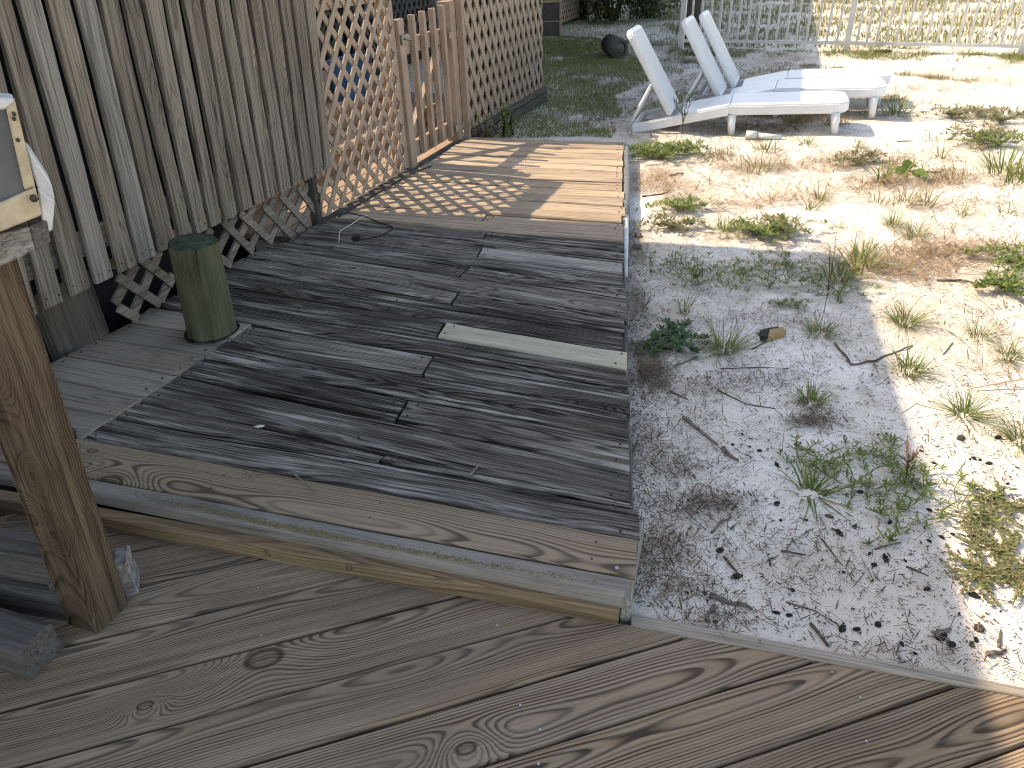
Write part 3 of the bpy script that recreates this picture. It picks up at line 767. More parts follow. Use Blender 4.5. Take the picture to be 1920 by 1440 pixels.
# dark space below: two pilings of the house
def round_post(name, label, cat, base, top, r0, r1, mat, topmat, group=None, k=60):
    t = thing(name, label, cat, base)
    v, f = [], []
    h = Vector(top) - Vector(base)
    rows = 14
    rg = random.Random(hash(name) % 1000)
    wob = [1 + 0.018 * math.sin(3 * 2 * math.pi * j / k + 1) + rg.uniform(-0.006, 0.006) for j in range(k)]
    for j in range(3, k, 9):
        wob[j] = 0.92 + rg.uniform(-0.02, 0.03)
    for i in range(rows + 1):
        u = i / rows
        r = r0 + (r1 - r0) * u
        for j in range(k):
            a = 2 * math.pi * j / k
            rr = r * wob[j] * (1 + 0.006 * math.sin(7 * u + j)) * (0.985 if i == rows else 1.0)
            v.append((h.length * u, rr * math.cos(a), rr * math.sin(a)))
    for i in range(rows):
        for j in range(k):
            f.append((i * k + j, i * k + (j + 1) % k, (i + 1) * k + (j + 1) % k, (i + 1) * k + j))
    body = link('post_shaft', mesh(name, v, f, mat, smooth=True), t)
    # grain runs along the post: the mesh lies along x and is stood up
    zax = h.normalized(); xa = Vector((1, 0, 0)); ya = zax.cross(xa).normalized(); xa = ya.cross(zax)
    body.matrix_local = Matrix(((zax.x, xa.x, ya.x, 0), (zax.y, xa.y, ya.y, 0), (zax.z, xa.z, ya.z, 0), (0, 0, 0, 1)))
    tv = [(0, 0, 0.001)]; tf = []
    for ring, rf, zz in ((0, 0.5, 0.003), (1, 0.93, 0.0), (2, 0.985, -0.006)):
        for j in range(k):
            a = 2 * math.pi * j / k
            tv.append((r1 * rf * wob[j] * math.cos(a), r1 * rf * wob[j] * math.sin(a), zz))
    for j in range(k):
        tf.append((0, 1 + j, 1 + (j + 1) % k))
        for q in range(2):
            tf.append((1 + q * k + j, 1 + (q + 1) * k + j, 1 + (q + 1) * k + (j + 1) % k, 1 + q * k + (j + 1) % k))
    cap = link('post_top', mesh('post_top', tv, tf, topmat, smooth=False), t)
    cap.matrix_local = Matrix(((xa.x, ya.x, zax.x, h.x), (xa.y, ya.y, zax.y, h.y), (xa.z, ya.z, zax.z, h.z), (0, 0, 0, 1)))
    return t
pc = Vector((-1.215, 2.652, -0.1)); pt = Vector((-1.178, 2.632, 0.470))
round_post('piling', 'round green grey piling stub with a painted top rising through the boardwalk', 'post', pc, pt, 0.096, 0.090, M['piling'], M['piling_top'])
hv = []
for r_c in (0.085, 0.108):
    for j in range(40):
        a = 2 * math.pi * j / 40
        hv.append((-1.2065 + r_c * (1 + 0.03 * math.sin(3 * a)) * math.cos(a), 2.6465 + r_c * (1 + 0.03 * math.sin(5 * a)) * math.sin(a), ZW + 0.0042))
link('gap_shade_ring', mesh('gap_shade_ring', hv, [(j, (j + 1) % 40, 40 + (j + 1) % 40, 40 + j) for j in range(40)], M['black']), walk)  # flat black ring painted for the dark gap round the piling, no opening
round_post('house_piling', 'thick dark green piling in the shadow under the board wall', 'post', Vector((*W(1.89, -2.56)[:2], -0.3)), Vector((*W(1.91, -2.56)[:2], 0.95)), 0.115, 0.11, M['dark'], M['piling_top'])

# grey skirt lattice under the board wall, tan lattice panels
def clip(poly, s0, s1, z0, z1):
    def cut(p, ax, lim, keep_less):
        o = []
        for i in range(len(p)):
            a, b = p[i], p[(i + 1) % len(p)]
            ia = (a[ax] <= lim) if keep_less else (a[ax] >= lim); ib = (b[ax] <= lim) if keep_less else (b[ax] >= lim)
            if ia: o.append(a)
            if ia != ib:
                t = (lim - a[ax]) / (b[ax] - a[ax])
                o.append((a[0] + (b[0] - a[0]) * t, a[1] + (b[1] - a[1]) * t))
        return o
    for ax, lim, less in ((0, s0, False), (0, s1, True), (1, z0, False), (1, z1, True)):
        if not poly: return poly
        poly = cut(poly, ax, lim, less)
    return poly
def slat(parent, poly, y0, y1, mat, name='slat', jit=0.0):
    """flat strip in the wall frame: polygon in (along, up), from depth y0 (front) to y1; its own origin at the lower end"""
    cx = sum(p[0] for p in poly) / len(poly); cz = sum(p[1] for p in poly) / len(poly)
    n = len(poly)
    v = [(p[0] - cx, y0 - y1, p[1] - cz) for p in poly] + [(p[0] - cx, 0.0, p[1] - cz) for p in poly]
    f = [tuple(range(n)), tuple(range(2 * n - 1, n - 1, -1))] + [((i + 1) % n, i, i + n, (i + 1) % n + n) for i in range(n)]
    return link(name, mesh(name, v, f, mat), parent, loc=(cx, y1 + jit, cz))
def lattice(parent, s0, s1, z0, z1, y, step, k, wd, mat, front=1, th=0.008, phase=0.0, joined=False, phase2=0.0):
    """two crossed layers of strips; front=1: the strips nearer the yard lean to the right going up"""
    polys = []
    for layer, sign in ((0, front), (1, -front)):
        ph = phase if layer == 0 else phase2
        h = z1 - z0
        c = s0 - k * h * 1.05 + ph if sign > 0 else s0 + ph - step
        lim = s1 + step if sign > 0 else s1 + k * h * 1.05
        while c < lim:
            pl = [(c - wd / 2, z0 - 0.01), (c + wd / 2, z0 - 0.01), (c + wd / 2 + sign * k * (h + 0.02), z1 + 0.01), (c - wd / 2 + sign * k * (h + 0.02), z1 + 0.01)]
            pl = clip(pl, s0, s1, z0, z1)
            if len(pl) > 2:
                ar = abs(sum(pl[i][0] * pl[(i + 1) % len(pl)][1] - pl[(i + 1) % len(pl)][0] * pl[i][1] for i in range(len(pl)))) / 2
                if ar > 3e-4:
                    y0 = y + layer * (th + 0.0004)
                    if joined: polys.append((pl, y0))
                    else: slat(parent, pl, y0, y0 + th, mat, jit=RNG.uniform(-0.0003, 0.0003))
            c += step
    return polys
def joined_lattice(name, polys, th, mat, parent=None, m4=None):
    v, f = [], []
    for pl, y0 in polys:
        n = len(pl); b = len(v)
        v += [(p[0], y0, p[1]) for p in pl] + [(p[0], y0 + th, p[1]) for p in pl]
        f += [tuple(b + i for i in range(n)), tuple(b + i for i in range(2 * n - 1, n - 1, -1))] + [(b + (i + 1) % n, b + i, b + i + n, b + (i + 1) % n + n) for i in range(n)]
    return link(name, mesh(name, v, f, mat), parent, mat4=m4)

sk = thing('lattice_skirt', 'low grey crossed lattice skirt in the gap under the board wall', 'lattice', mat4=WL)
for (a, b) in [((2.017, 0.312), (2.178, 0.121)), ((2.153, 0.336), (2.277, 0.173)), ((2.671, 0.320), (2.827, 0.114)), ((2.799, 0.320), (2.988, 0.107)), ((2.976, 0.307), (3.169, 0.063)), ((3.130, 0.311), (3.329, 0.068)), ((3.292, 0.306), (3.447, 0.085)), ((1.974, 0.197), (2.045, 0.116)), ((2.586, 0.175), (2.653, 0.112)), ((2.370, 0.290), (2.497, 0.112))]:
    (sa_, za_), (sb_, zb_) = a, b
    d = np.array([sb_ - sa_, zb_ - za_]); d /= np.linalg.norm(d); w_ = np.array([-d[1], d[0]]) * 0.019
    slat(sk, [(sa_ - w_[0], za_ - w_[1]), (sb_ - w_[0], zb_ - w_[1]), (sb_ + w_[0], zb_ + w_[1]), (sa_ + w_[0], za_ + w_[1])], 2.372, 2.384, M['skirt'])
for (a, b) in [((1.975, 0.213), (2.133, 0.316)), ((2.041, 0.135), (2.268, 0.323)), ((2.195, 0.126), (2.302, 0.205)), ((2.591, 0.189), (2.777, 0.314)), ((2.669, 0.133), (2.927, 0.319)), ((2.829, 0.133), (3.094, 0.304)), ((2.991, 0.117), (3.273, 0.294)), ((3.108, 0.105), (3.420, 0.296)), ((3.224, 0.073), (3.476, 0.212)), ((2.363, 0.142), (2.598, 0.308))]:
    (sa_, za_), (sb_, zb_) = a, b
    d = np.array([sb_ - sa_, zb_ - za_]); d /= np.linalg.norm(d); w_ = np.array([-d[1], d[0]]) * 0.019
    slat(sk, [(sa_ - w_[0], za_ - w_[1]), (sb_ - w_[0], zb_ - w_[1]), (sb_ + w_[0], zb_ + w_[1]), (sa_ + w_[0], za_ + w_[1])], 2.386, 2.398, M['skirt'])
link('ledger_board', box_me('ledger_board', 2.1, 3.36, 2.46, 2.50, 0.30, 0.42, M['tan_dull']), sk)

lp = thing('lattice_fence', 'sunlit tan lattice panel between the board wall and the small gate', 'lattice', mat4=WL)
lattice(lp, 3.42, 4.505, 0.10, 1.22, 2.333, 0.133, 0.90, 0.047, M['tan'], front=1, phase=0.040, phase2=0.03)
link('top_rail', box_me('top_rail', 3.40, 4.56, 2.351, 2.375, 1.115, 1.275, M['tan'], 0.002), lp)
link('end_post', box_me('end_post', 4.475, 4.56, 2.352, 2.43, 0.02, 1.27, M['tan'], 0.003), lp)
link('end_post', box_me('end_post', 3.40, 3.45, 2.352, 2.41, 0.02, 1.10, M['dark'], 0.003), lp)

gt = thing('picket_gate', 'small tan picket gate with a diagonal brace opening onto the boardwalk', 'gate', mat4=WL)
for i, (s, zt_) in enumerate(((4.852, 1.008), (5.018, 1.016), (5.182, 1.022), (5.350, 1.028))):
    link('picket', box_me('picket', s - 0.02, s + 0.02, 2.352, 2.390, 0.118, zt_, M['tan'], 0.002), gt)
link('stile', box_me('stile', 4.66, 4.745, 2.392, 2.412, 0.10, 0.93, M['tan'], 0.002), gt)
link('rail', box_me('rail', 4.64, 5.46, 2.3925, 2.43, 0.775, 0.872, M['tan'], 0.002), gt)
link('rail', box_me('rail', 4.64, 5.46, 2.3925, 2.43, 0.10, 0.212, M['tan'], 0.002), gt)
slat(gt, [(4.66, 0.213), (4.76, 0.213), (5.44, 0.774), (5.335, 0.774)], 2.394, 2.43, M['tan'], 'brace')
for z in (0.80, 0.14):
    h = link('hinge', box_me('hinge', 5.41, 5.55, 2.3475, 2.3515, z, z + 0.045, M['tan_dull'], 0.001), gt)
    link('hinge_knuckle', tube_me('hinge_knuckle', [(5.552, 2.343, z - 0.01), (5.552, 2.343, z + 0.055)], 0.008, M['tan_dull']), h)
la = link('latch', box_me('latch', 4.575, 4.675, 2.312, 2.3298, 0.855, 0.912, M['metal'], 0.002), gt)
link('latch_bar', tube_me('latch_bar', [(4.60, 2.305, 0.89), (4.69, 2.305, 0.875), (4.70, 2.33, 0.872)], 0.006, M['metal']), la)
gp = thing('gate_post', 'narrow tan post on the latch side of the gate', 'post', mat4=WL)
link('post_shaft', box_me('post_shaft', 4.572, 4.655, 2.331, 2.372, -0.1, 1.002, M['tan'], 0.003), gp)
gp2 = thing('gate_post', 'square tan post on the hinge side of the gate, taller than the pickets', 'post', mat4=WL)
link('post_shaft', box_me('post_shaft', 5.462, 5.56, 2.352, 2.45, -0.1, 1.045, M['tan'], 0.004), gp2)
link('side_board', box_me('side_board', 5.562, 5.605, 2.302, 2.35, 0.05, 1.3, M['tan'], 0.002), gp2)

lr = thing('lattice_fence', 'shaded tan lattice panel right of the gate on a dark timber base', 'lattice', mat4=WL)
lattice(lr, 5.60, 7.62, 0.112, 1.45, 2.300, 0.152, 0.66, 0.074, M['tan_dull'], front=-1, phase=0.107, phase2=0.02)
link('base_board', box_me('base_board', 5.60, 7.64, 2.262, 2.296, 0.080, 0.125, M['dark'], 0.003), lr)
link('base_timber', box_me('base_timber', 5.70, 7.66, 2.270, 2.42, -0.12, 0.0795, M['dark'], 0.012, 2), lr)
for s in (6.2, 7.56):
    link('back_post', box_me('back_post', s, s + 0.06, 2.318, 2.378, 0.1, 1.45, M['darklat']), lr)
link('backing_panel', box_me('backing_panel', 5.62, 7.6, 2.40, 2.41, 0.1, 1.5, M['brownback']), lr)
# broken board ends of the corner below the lattice
# ------------------------------------------------------------------ yard behind the lattice
idk = thing('inner_deck', 'sunlit tan floor boards behind the lattice panel', 'deck', mat4=WL)
for k in range(20):
    link('floor_board', box_me('floor_board', 3.2, 7.5, 2.40 + 0.125 * k, 2.40 + 0.125 * k + 0.118, 0.02, 0.055, M['tan'], 0.003), idk)
stw = thing('wooden_steps', 'tan wooden steps behind the lattice and the gate', 'steps', mat4=WL)
for k in range(3):
    y0 = 2.88 + 0.27 * k; z = 0.20 + 0.16 * k
    link('tread', box_me('tread', 3.3, 6.2, y0 - 0.02, y0 + 0.12, z - 0.035, z, M['tan'], 0.003), stw)
    link('tread', box_me('tread', 3.3, 6.2, y0 + 0.127, y0 + 0.265, z - 0.035, z, M['tan'], 0.003), stw)
    link('riser', box_me('riser', 3.3, 6.2, y0 + 0.015, y0 + 0.03, z - 0.165, z - 0.0355, M['tan_dull']), stw)
for s in (3.45, 4.75, 6.1):
    slat(stw, [(s, 0.06), (s + 0.04, 0.06), (s + 0.04, 0.16), (s, 0.16)], 2.92, 3.6, M['tan_dull'], 'stringer')
bin_ = thing('plastic_bin', 'blue plastic bin behind the sunlit lattice panel', 'bin', mat4=WL)
def tub(name, cx, cy, w0, d0, w1, d1, z0, z1, mat, parent, t=0.012):
    v = []
    for (w_, d_, z) in ((w0, d0, z0), (w1, d1, z1), (w1 - t, d1 - t, z1), (w0 - t, d0 - t, z0 + t)):
        v += [(cx - w_, cy - d_, z), (cx + w_, cy - d_, z), (cx + w_, cy + d_, z), (cx - w_, cy + d_, z)]
    f = [(3, 2, 1, 0)]
    for r in range(3):
        f += [(4 * r + i, 4 * r + (i + 1) % 4, 4 * r + 4 + (i + 1) % 4, 4 * r + 4 + i) for i in range(4)]
    f.append((12, 13, 14, 15))
    return link(name, mesh(name, v, f, mat), parent)
tub('bin_body', 5.50, 3.27, 0.16, 0.06, 0.195, 0.085, 0.3615, 0.66, M['blue'], bin_)
link('bin_rim', box_me('bin_rim', 5.295, 5.705, 3.170, 3.184, 0.636, 0.666, M['blue'], 0.004), bin_)
# dark lattice across the back of that yard, with siding coloured near black for the shade behind it
bl = thing('back_lattice', 'dark lattice wall at the back of the yard behind the gate', 'lattice', mat4=WL)
joined_lattice('slats', lattice(bl, 2.6, 11.0, 0.1, 2.2, 4.95, 0.15, 0.8, 0.06, M['darklat'], joined=True), 0.008, M['darklat'], bl)['kind'] = 'stuff'
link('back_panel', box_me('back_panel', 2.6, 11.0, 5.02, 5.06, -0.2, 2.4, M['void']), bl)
for s in (5.9, 8.3):
    link('back_post', box_me('back_post', s, s + 0.14, 4.86, 4.945, -0.1, 2.4, M['void'], 0.004), bl)
# ------------------------------------------------------------------ the raised house above: it throws the two big shadows
nh = thing('porch_roof', 'grey porch roof above the board wall, overhead and out of the picture', 'roof', mat4=WL)
prism = prism_me('roof_slab', [(4.09, 2.30), (3.75, 2.20), (1.67, 2.096), (-1.6, 1.96), (-1.6, 7.2), (3.7, 7.2), (3.86, 5.2)][::-1], 2.70, 2.79, M['siding'])
link('roof_slab', prism, nh)
for s in (-1.4, 1.0):
    link('roof_post', box_me('roof_post', s, s + 0.12, 6.9, 7.02, -0.2, 2.7, M['siding']), nh)
fh = thing('raised_house', 'grey raised house wing beyond the shaded lattice, overhead and out of the picture', 'house', mat4=WL)
link('floor_slab', box_me('floor_slab', 6.66, 22.0, 2.27, 8.5, 2.66, 2.80, M['siding']), fh)
link('back_wall', box_me('back_wall', 7.0, 22.0, 8.3, 8.5, -0.2, 2.66, M['siding']), fh)
for s in (7.7, 12.0, 16.0):
    link('house_post', box_me('house_post', s, s + 0.15, 7.6, 7.75, -0.2, 2.66, M['dark']), fh)

# ------------------------------------------------------------------ rail post and the things round it
rp = thing('rail_post', 'brown square rail post with knots standing on the diagonal deck', 'post')
P0 = Vector((-1.017, 1.199, 0)); RA = R(70)
ux = Vector((math.cos(RA), math.sin(RA), 0)); uy = Vector((-ux.y, ux.x, 0))
ctr = P0 + ux * 0.05 + uy * 0.05
lean = Vector((0.055, 0.035, 0.912))
bmv, bmf = [], []
rows = 12
rg = random.Random(5)
for i in range(rows + 1):
    t = i / rows
    c_ = 0.006
    hw = 0.0495 + 0.0008 * math.sin(5 * t)
    ring = [(-hw + c_, -hw), (hw - c_, -hw), (hw, -hw + c_), (hw, hw - c_), (hw - c_, hw), (-hw + c_, hw), (-hw, hw - c_), (-hw, -hw + c_)]
    for (a, b) in ring:
        bmv.append((lean.length * t, a + rg.uniform(-.0006, .0006), b + rg.uniform(-.0006, .0006)))
for i in range(rows):
    for j in range(8):
        bmf.append((i * 8 + j, i * 8 + (j + 1) % 8, (i + 1) * 8 + (j + 1) % 8, (i + 1) * 8 + j))
bmf += [tuple(range(8)), tuple(rows * 8 + j for j in range(8))]
M['postk'] = wood('post_wood_knots', (0.125, 0.085, 0.052), (0.03, 0.019, 0.012), (0.095, 0.072, 0.052), greyness=0.3, ring=0.0055, contrast=0.95, streak=0.6,
                  streak_dark=(0.02, 0.012, 0.008), light_amt=0.3, streak_light=(0.24, 0.18, 0.12), auto_knots=0.0, crack=1.0, tone=0.02, stains=0.6, bump=0.003, pith=0.12, wav=0.012, wavx=1.2, fine=0.8,
                  knots=[(0.72, 0.0, 0.02), (0.33, 0.025, 0.012), (0.30, -0.02, 0.009), (0.46, -0.02, 0.008)])
zx = lean.normalized(); yx = (uy - zx * uy.dot(zx)).normalized(); xx_ = yx.cross(zx)
po = link('post_shaft', mesh('post_shaft', bmv, bmf, M['postk']), rp)
po.matrix_local = Matrix(((zx.x, yx.x, -xx_.x, ctr.x), (zx.y, yx.y, -xx_.y, ctr.y), (zx.z, yx.z, -xx_.z, 0.0), (0, 0, 0, 1)))
def view_prism(name, pts, back, mat, parent, bev=0.002):
    """outline of an upright part as points in space, given its thickness along `back`"""
    b = Vector(back)
    n = len(pts)
    v = [Vector(p) for p in pts] + [Vector(p) + b for p in pts]
    c = sum(v, Vector()) / len(v)
    v = [q - c for q in v]
    f = [tuple(range(n)), tuple(range(2 * n - 1, n - 1, -1))] + [((i + 1) % n, i, i + n, (i + 1) % n + n) for i in range(n)]
    me = mesh(name, v, f, mat)
    if bev: bevel_mesh(me, bev, 1)
    o = link(name, me, parent)
    o.location = c
    return o
away = (-0.045, 0.07, -0.02)
rb = thing('rail_board', 'weathered grey rail board with a dark split end lying on the rail post', 'board')
view_prism('board', [(-0.9767, 1.0852, 0.9327), (-0.9601, 1.0999, 0.9897), (-0.8116, 1.2136, 1.0010), (-0.8158, 1.2108, 0.9592), (-0.8631, 1.1776, 0.9451)], (-0.06, 0.09, 0.0), M['wall_pale'], rb)
view_prism('split_end', [(-0.8130, 1.2163, 1.0011), (-0.7989, 1.2458, 1.0000), (-0.8039, 1.2427, 0.9614), (-0.8177, 1.2131, 0.9574)], (-0.06, 0.09, 0.0), M['dark'], rb)
cf_ = thing('framed_box', 'cream framed box with a grey panel on top of the rail at the left edge', 'box')
view_prism('bottom_board', [(-0.9423, 1.0889, 1.0282), (-0.9253, 1.1034, 1.0855), (-0.8229, 1.1817, 1.0512), (-0.7762, 1.2129, 1.0674), (-0.7806, 1.2101, 1.0205), (-0.8357, 1.1727, 1.0061)], (-0.03, 0.05, 0.0), M['cream'], cf_, 0.003)
view_prism('side_board', [(-0.7758, 1.2132, 1.1917), (-0.7626, 1.2215, 1.2009), (-0.7758, 1.2132, 1.0691), (-0.7901, 1.2039, 1.0644)], (-0.03, 0.05, 0.0), M['cream'], cf_, 0.003)
view_prism('panel', [(-0.8919, 1.1458, 1.2183), (-0.7818, 1.2235, 1.1893), (-0.7957, 1.2146, 1.0606), (-0.8295, 1.1917, 1.0492), (-0.9323, 1.1132, 1.0852)], (-0.015, 0.025, 0.0), M['greypanel'], cf_, 0.001)
view_prism('top_edge', [(-0.8820, 1.1383, 1.2280), (-0.7651, 1.2199, 1.2052), (-0.7626, 1.2215, 1.2009), (-0.7770, 1.2124, 1.1895), (-0.8880, 1.1336, 1.2084)], (-0.03, 0.05, 0.0), M['plastic_dirty'], cf_, 0.003)
for (px) in ((-0.7681, 1.2157, 1.1830), (-0.7700, 1.2144, 1.1760), (-0.7748, 1.2114, 1.1441), (-0.7806, 1.2053, 1.0520)):
    link('screw', tube_me('screw', [(0, 0, 0), (0.004, -0.006, 0.0)], 0.003 if px != (-0.7806, 1.2053, 1.0520) else 0.006, M['nail']), cf_, loc=px)
br = thing('bracket', 'white plastic bracket hooked behind the cream framed box', 'bracket')
view_prism('cheek', [(-0.8012, 1.2681, 1.1141), (-0.7984, 1.2699, 1.1100), (-0.7871, 1.2769, 1.0541), (-0.7899, 1.2752, 1.0284), (-0.7967, 1.2709, 1.0319), (-0.8062, 1.2649, 1.0527)], (-0.05, 0.08, 0.0), M['plastic_dirty'], br, 0.003)
view_prism('face', [(-0.7984, 1.2521, 1.0552), (-0.7885, 1.2584, 1.0363), (-0.7825, 1.2621, 1.0302), (-0.8000, 1.2511, 0.9789), (-0.8112, 1.2438, 0.9790)], (-0.02, 0.035, 0.0), M['plastic_dirty'], br, 0.003)
# timbers lying behind the post
def timber(name, label, a, b, w_, z0, z1, mat, mats2=None, group=None):
    a = np.array(a[:2]); b = np.array(b[:2])
    d = (b - a) / np.linalg.norm(b - a); n = np.array([-d[1], d[0]])
    o = plank(name, [a, b, b + n * w_, a + n * w_], z1, z1 - z0, mat, None, gap=0.0, rough=1.6, bev=0.006)
    return tag(o, label, 'timber', group)
timber('timber', 'lower dark timber lying on the deck left of the post', (-1.7373, 1.3991, 0.0000), (-1.0775, 1.2310, 0.0000), 0.085, 0.001, 0.088, M['dark'])
timber('timber', 'upper mossy timber stacked on the lower one left of the post', np.array((-1.7373, 1.3991, 0.0000)[:2]) + np.array([0.0, 0.03]), np.array((-1.0925, 1.2350, 0.0000)[:2]) + np.array([0.0, 0.03]), 0.085, 0.09, 0.175, M['dark'])
wt = thing('timber', 'timber end with flaking white paint just behind the rail post', 'timber')
a_ = np.array((-0.9731, 1.3206, 0.0000)[:2]); d_ = np.array([-math.sin(R(-20)), math.cos(R(-20))])
tl_ = plank('timber_body', [a_ + np.array([-0.16, -0.06]), a_, a_ + np.array([-0.028, 0.075]), a_ + np.array([-0.188, 0.015])], 0.105, 0.104, M['dark'], wt, gap=0.0, rough=2.0, bev=0.006)
M['flaky'] = plain('flaking_white_paint', (0.33, 0.31, 0.285), 0.8, 0.15, c2=(0.12, 0.10, 0.085), scale=45.0, bump=0.0008)
link('painted_end', box_me('painted_end', tl_['L'] - 0.03, tl_['L'] + 0.004, -0.041, 0.041, -0.1035, 0.001, M['flaky'], 0.004), tl_)
timber('timber', 'dark squared timber end at the bottom left edge of the deck', (-1.5815, 1.2431, 0.0000), (-1.1113, 1.0779, 0.0000), 0.09, 0.001, 0.09, M['dark'])
tag(link('bolt', tube_me('bolt', [(0, 0, -0.02), (0.002, 0.0, 0.03), (0.006, 0.002, 0.034)], [0.011, 0.011, 0.006], M['nail'], 9), None, loc=(-1.3987, 1.9167, 0.0850)), 'rusty bolt head sticking up at the seam beside the rail post', 'bolt')
tag(link('paint_flake', mesh('paint_flake', [(0, 0, 0), (.018, -.007, 0), (.036, -.006, 0.001), (.038, .006, 0.0015), (.02, .008, 0.001), (.018, 0, .003)], [(0, 1, 5), (1, 2, 5), (2, 3, 5), (3, 4, 5), (4, 0, 5)], M['paintchip']), None, loc=(-0.8372, 1.9377, 0.0885)),
    'pale cream paint flake lying on the dark boardwalk planks', 'paint flake')

# ------------------------------------------------------------------ things lying on the boardwalk
def path3(pts, z):
    return [(p[0], p[1], z) for p in pts]
def wire(name, label, cat, pts, r, mat, k=5):
    c = pts[0]
    return tag(link(name, tube_me(name, [(p[0] - c[0], p[1] - c[1], p[2] - c[2]) for p in pts], r, mat, k), None, loc=c), label, cat)
wire('string', 'thin white string lying on the planks near the lattice', 'string', [(-0.8724, 3.6337, 0.0900), (-0.8960, 3.7953, 0.0920), (-0.8465, 3.8969, 0.0940), (-0.8159, 3.9994, 0.0920), (-0.7827, 4.0579, 0.0900)], 0.0028, M['string'])
ca = thing('cable', 'black cable with a plug lying across the planks by the lattice', 'cable', (-0.7838, 3.6515, 0.0885))
o_ = (-0.7838, 3.6515, 0.0885)
cp = [(-0.7805, 3.6360, 0.0940), (-0.7179, 3.6611, 0.0910), (-0.6715, 3.6896, 0.0905), (-0.6342, 3.7516, 0.0905), (-0.6027, 3.7988, 0.0905), (-0.6225, 3.8431, 0.0910), (-0.6949, 3.9051, 0.0910), (-0.7749, 4.0067, 0.0910), (-0.8241, 4.0505, 0.0910), (-0.8971, 4.1047, 0.0920), (-0.9615, 4.0712, 0.0930), (-1.0091, 4.0051, 0.0950)]
link('wire', tube_me('wire', [(p[0] - o_[0], p[1] - o_[1], p[2] - o_[2]) for p in cp], 0.0035, M['black'], 5), ca)
link('plug', box_me('plug', -0.02, 0.022, -0.022, 0.02, 0.0, 0.024, M['black'], 0.005, 2), ca)
wire('cable', 'black cable running along the foot of the left lattice', 'cable', [W(3.45, -2.26, .10), W(3.7, -2.25, .1), W(3.95, -2.255, .097), W(4.2, -2.235, .10), W(4.45, -2.24, .095), W(4.6, -2.2, .093)], 0.0045, M['black'])
def twig_me(name, pts, r, mat, k=6, seed=0):
    rg = random.Random(seed)
    n = len(pts)
    rr = [r * (0.75 + 0.5 * rg.random()) * (1 - 0.45 * i / max(1, n - 1)) for i in range(n)]
    return tube_me(name, pts, rr, mat, k)
def lying_twig(name, label, cat, pxpts, r, mat, seed=0, group=None):
    c = pxpts[0]
    rg = random.Random(seed)
    pts = []
    for i in range(len(pxpts) - 1):
        for t in (0, 0.34, 0.67):
            q = [pxpts[i][a] + (pxpts[i + 1][a] - pxpts[i][a]) * t + rg.uniform(-1, 1) * r * 0.5 for a in range(3)]
            pts.append(q)
    pts.append(list(pxpts[-1]))
    pts = [(q[0] - c[0], q[1] - c[1], q[2] - c[2]) for q in pts]
    return tag(link(name, twig_me(name, pts, r, mat, 6, seed), None, loc=c), label, cat, group)
lying_twig('twig', 'short forked grey twig across the front planks', 'twig', [(-0.1321, 1.6342, 0.0920), (-0.1176, 1.6652, 0.0920), (-0.1026, 1.6919, 0.0920)], 0.0042, M['chip'], 1)
lying_twig('twig', 'thin pale twig pointing from the planks onto the step board', 'twig', [(-0.6472, 1.6782, 0.0950), (-0.5986, 1.6276, 0.0960), (-0.5528, 1.5826, 0.0960)], 0.0028, M['chip'], 2)

# ------------------------------------------------------------------ pipe along the boardwalk edge
pp = thing('drain_pipe', 'grey plastic pipe strapped along the right edge of the boardwalk', 'pipe')
link('pipe', tube_me('pipe', [(0.9116, 5.4581, 0.0550), (0.8076, 4.7667, 0.0550), (0.7309, 4.2954, 0.0520), (0.6771, 3.9776, 0.0500)], 0.024, M['pvc'], 12), pp)
link('thin_pipe', tube_me('thin_pipe', [(0.6844, 4.0050, 0.0500), (0.6341, 3.6889, 0.0450), (0.5912, 3.4241, 0.0300), (0.5595, 3.2264, 0.0000)], 0.016, M['plastic_dirty'], 10), pp)
for (a) in ((0.8946, 5.3491, 0.0550), (0.8669, 5.1708, 0.0550), (0.7884, 4.6440, 0.0550), (0.7337, 4.3133, 0.0530), (0.7057, 4.1329, 0.0520)):
    link('tie_wire', tube_me('tie_wire', [(a[0] - 0.035, a[1] + 0.01, a[2] + 0.012), (a[0], a[1], a[2] + 0.0265), (a[0] + 0.026, a[1] - 0.008, a[2] + 0.004), (a[0] + 0.05, a[1], a[2] - 0.05)], 0.0022, M['string'], 5), pp)

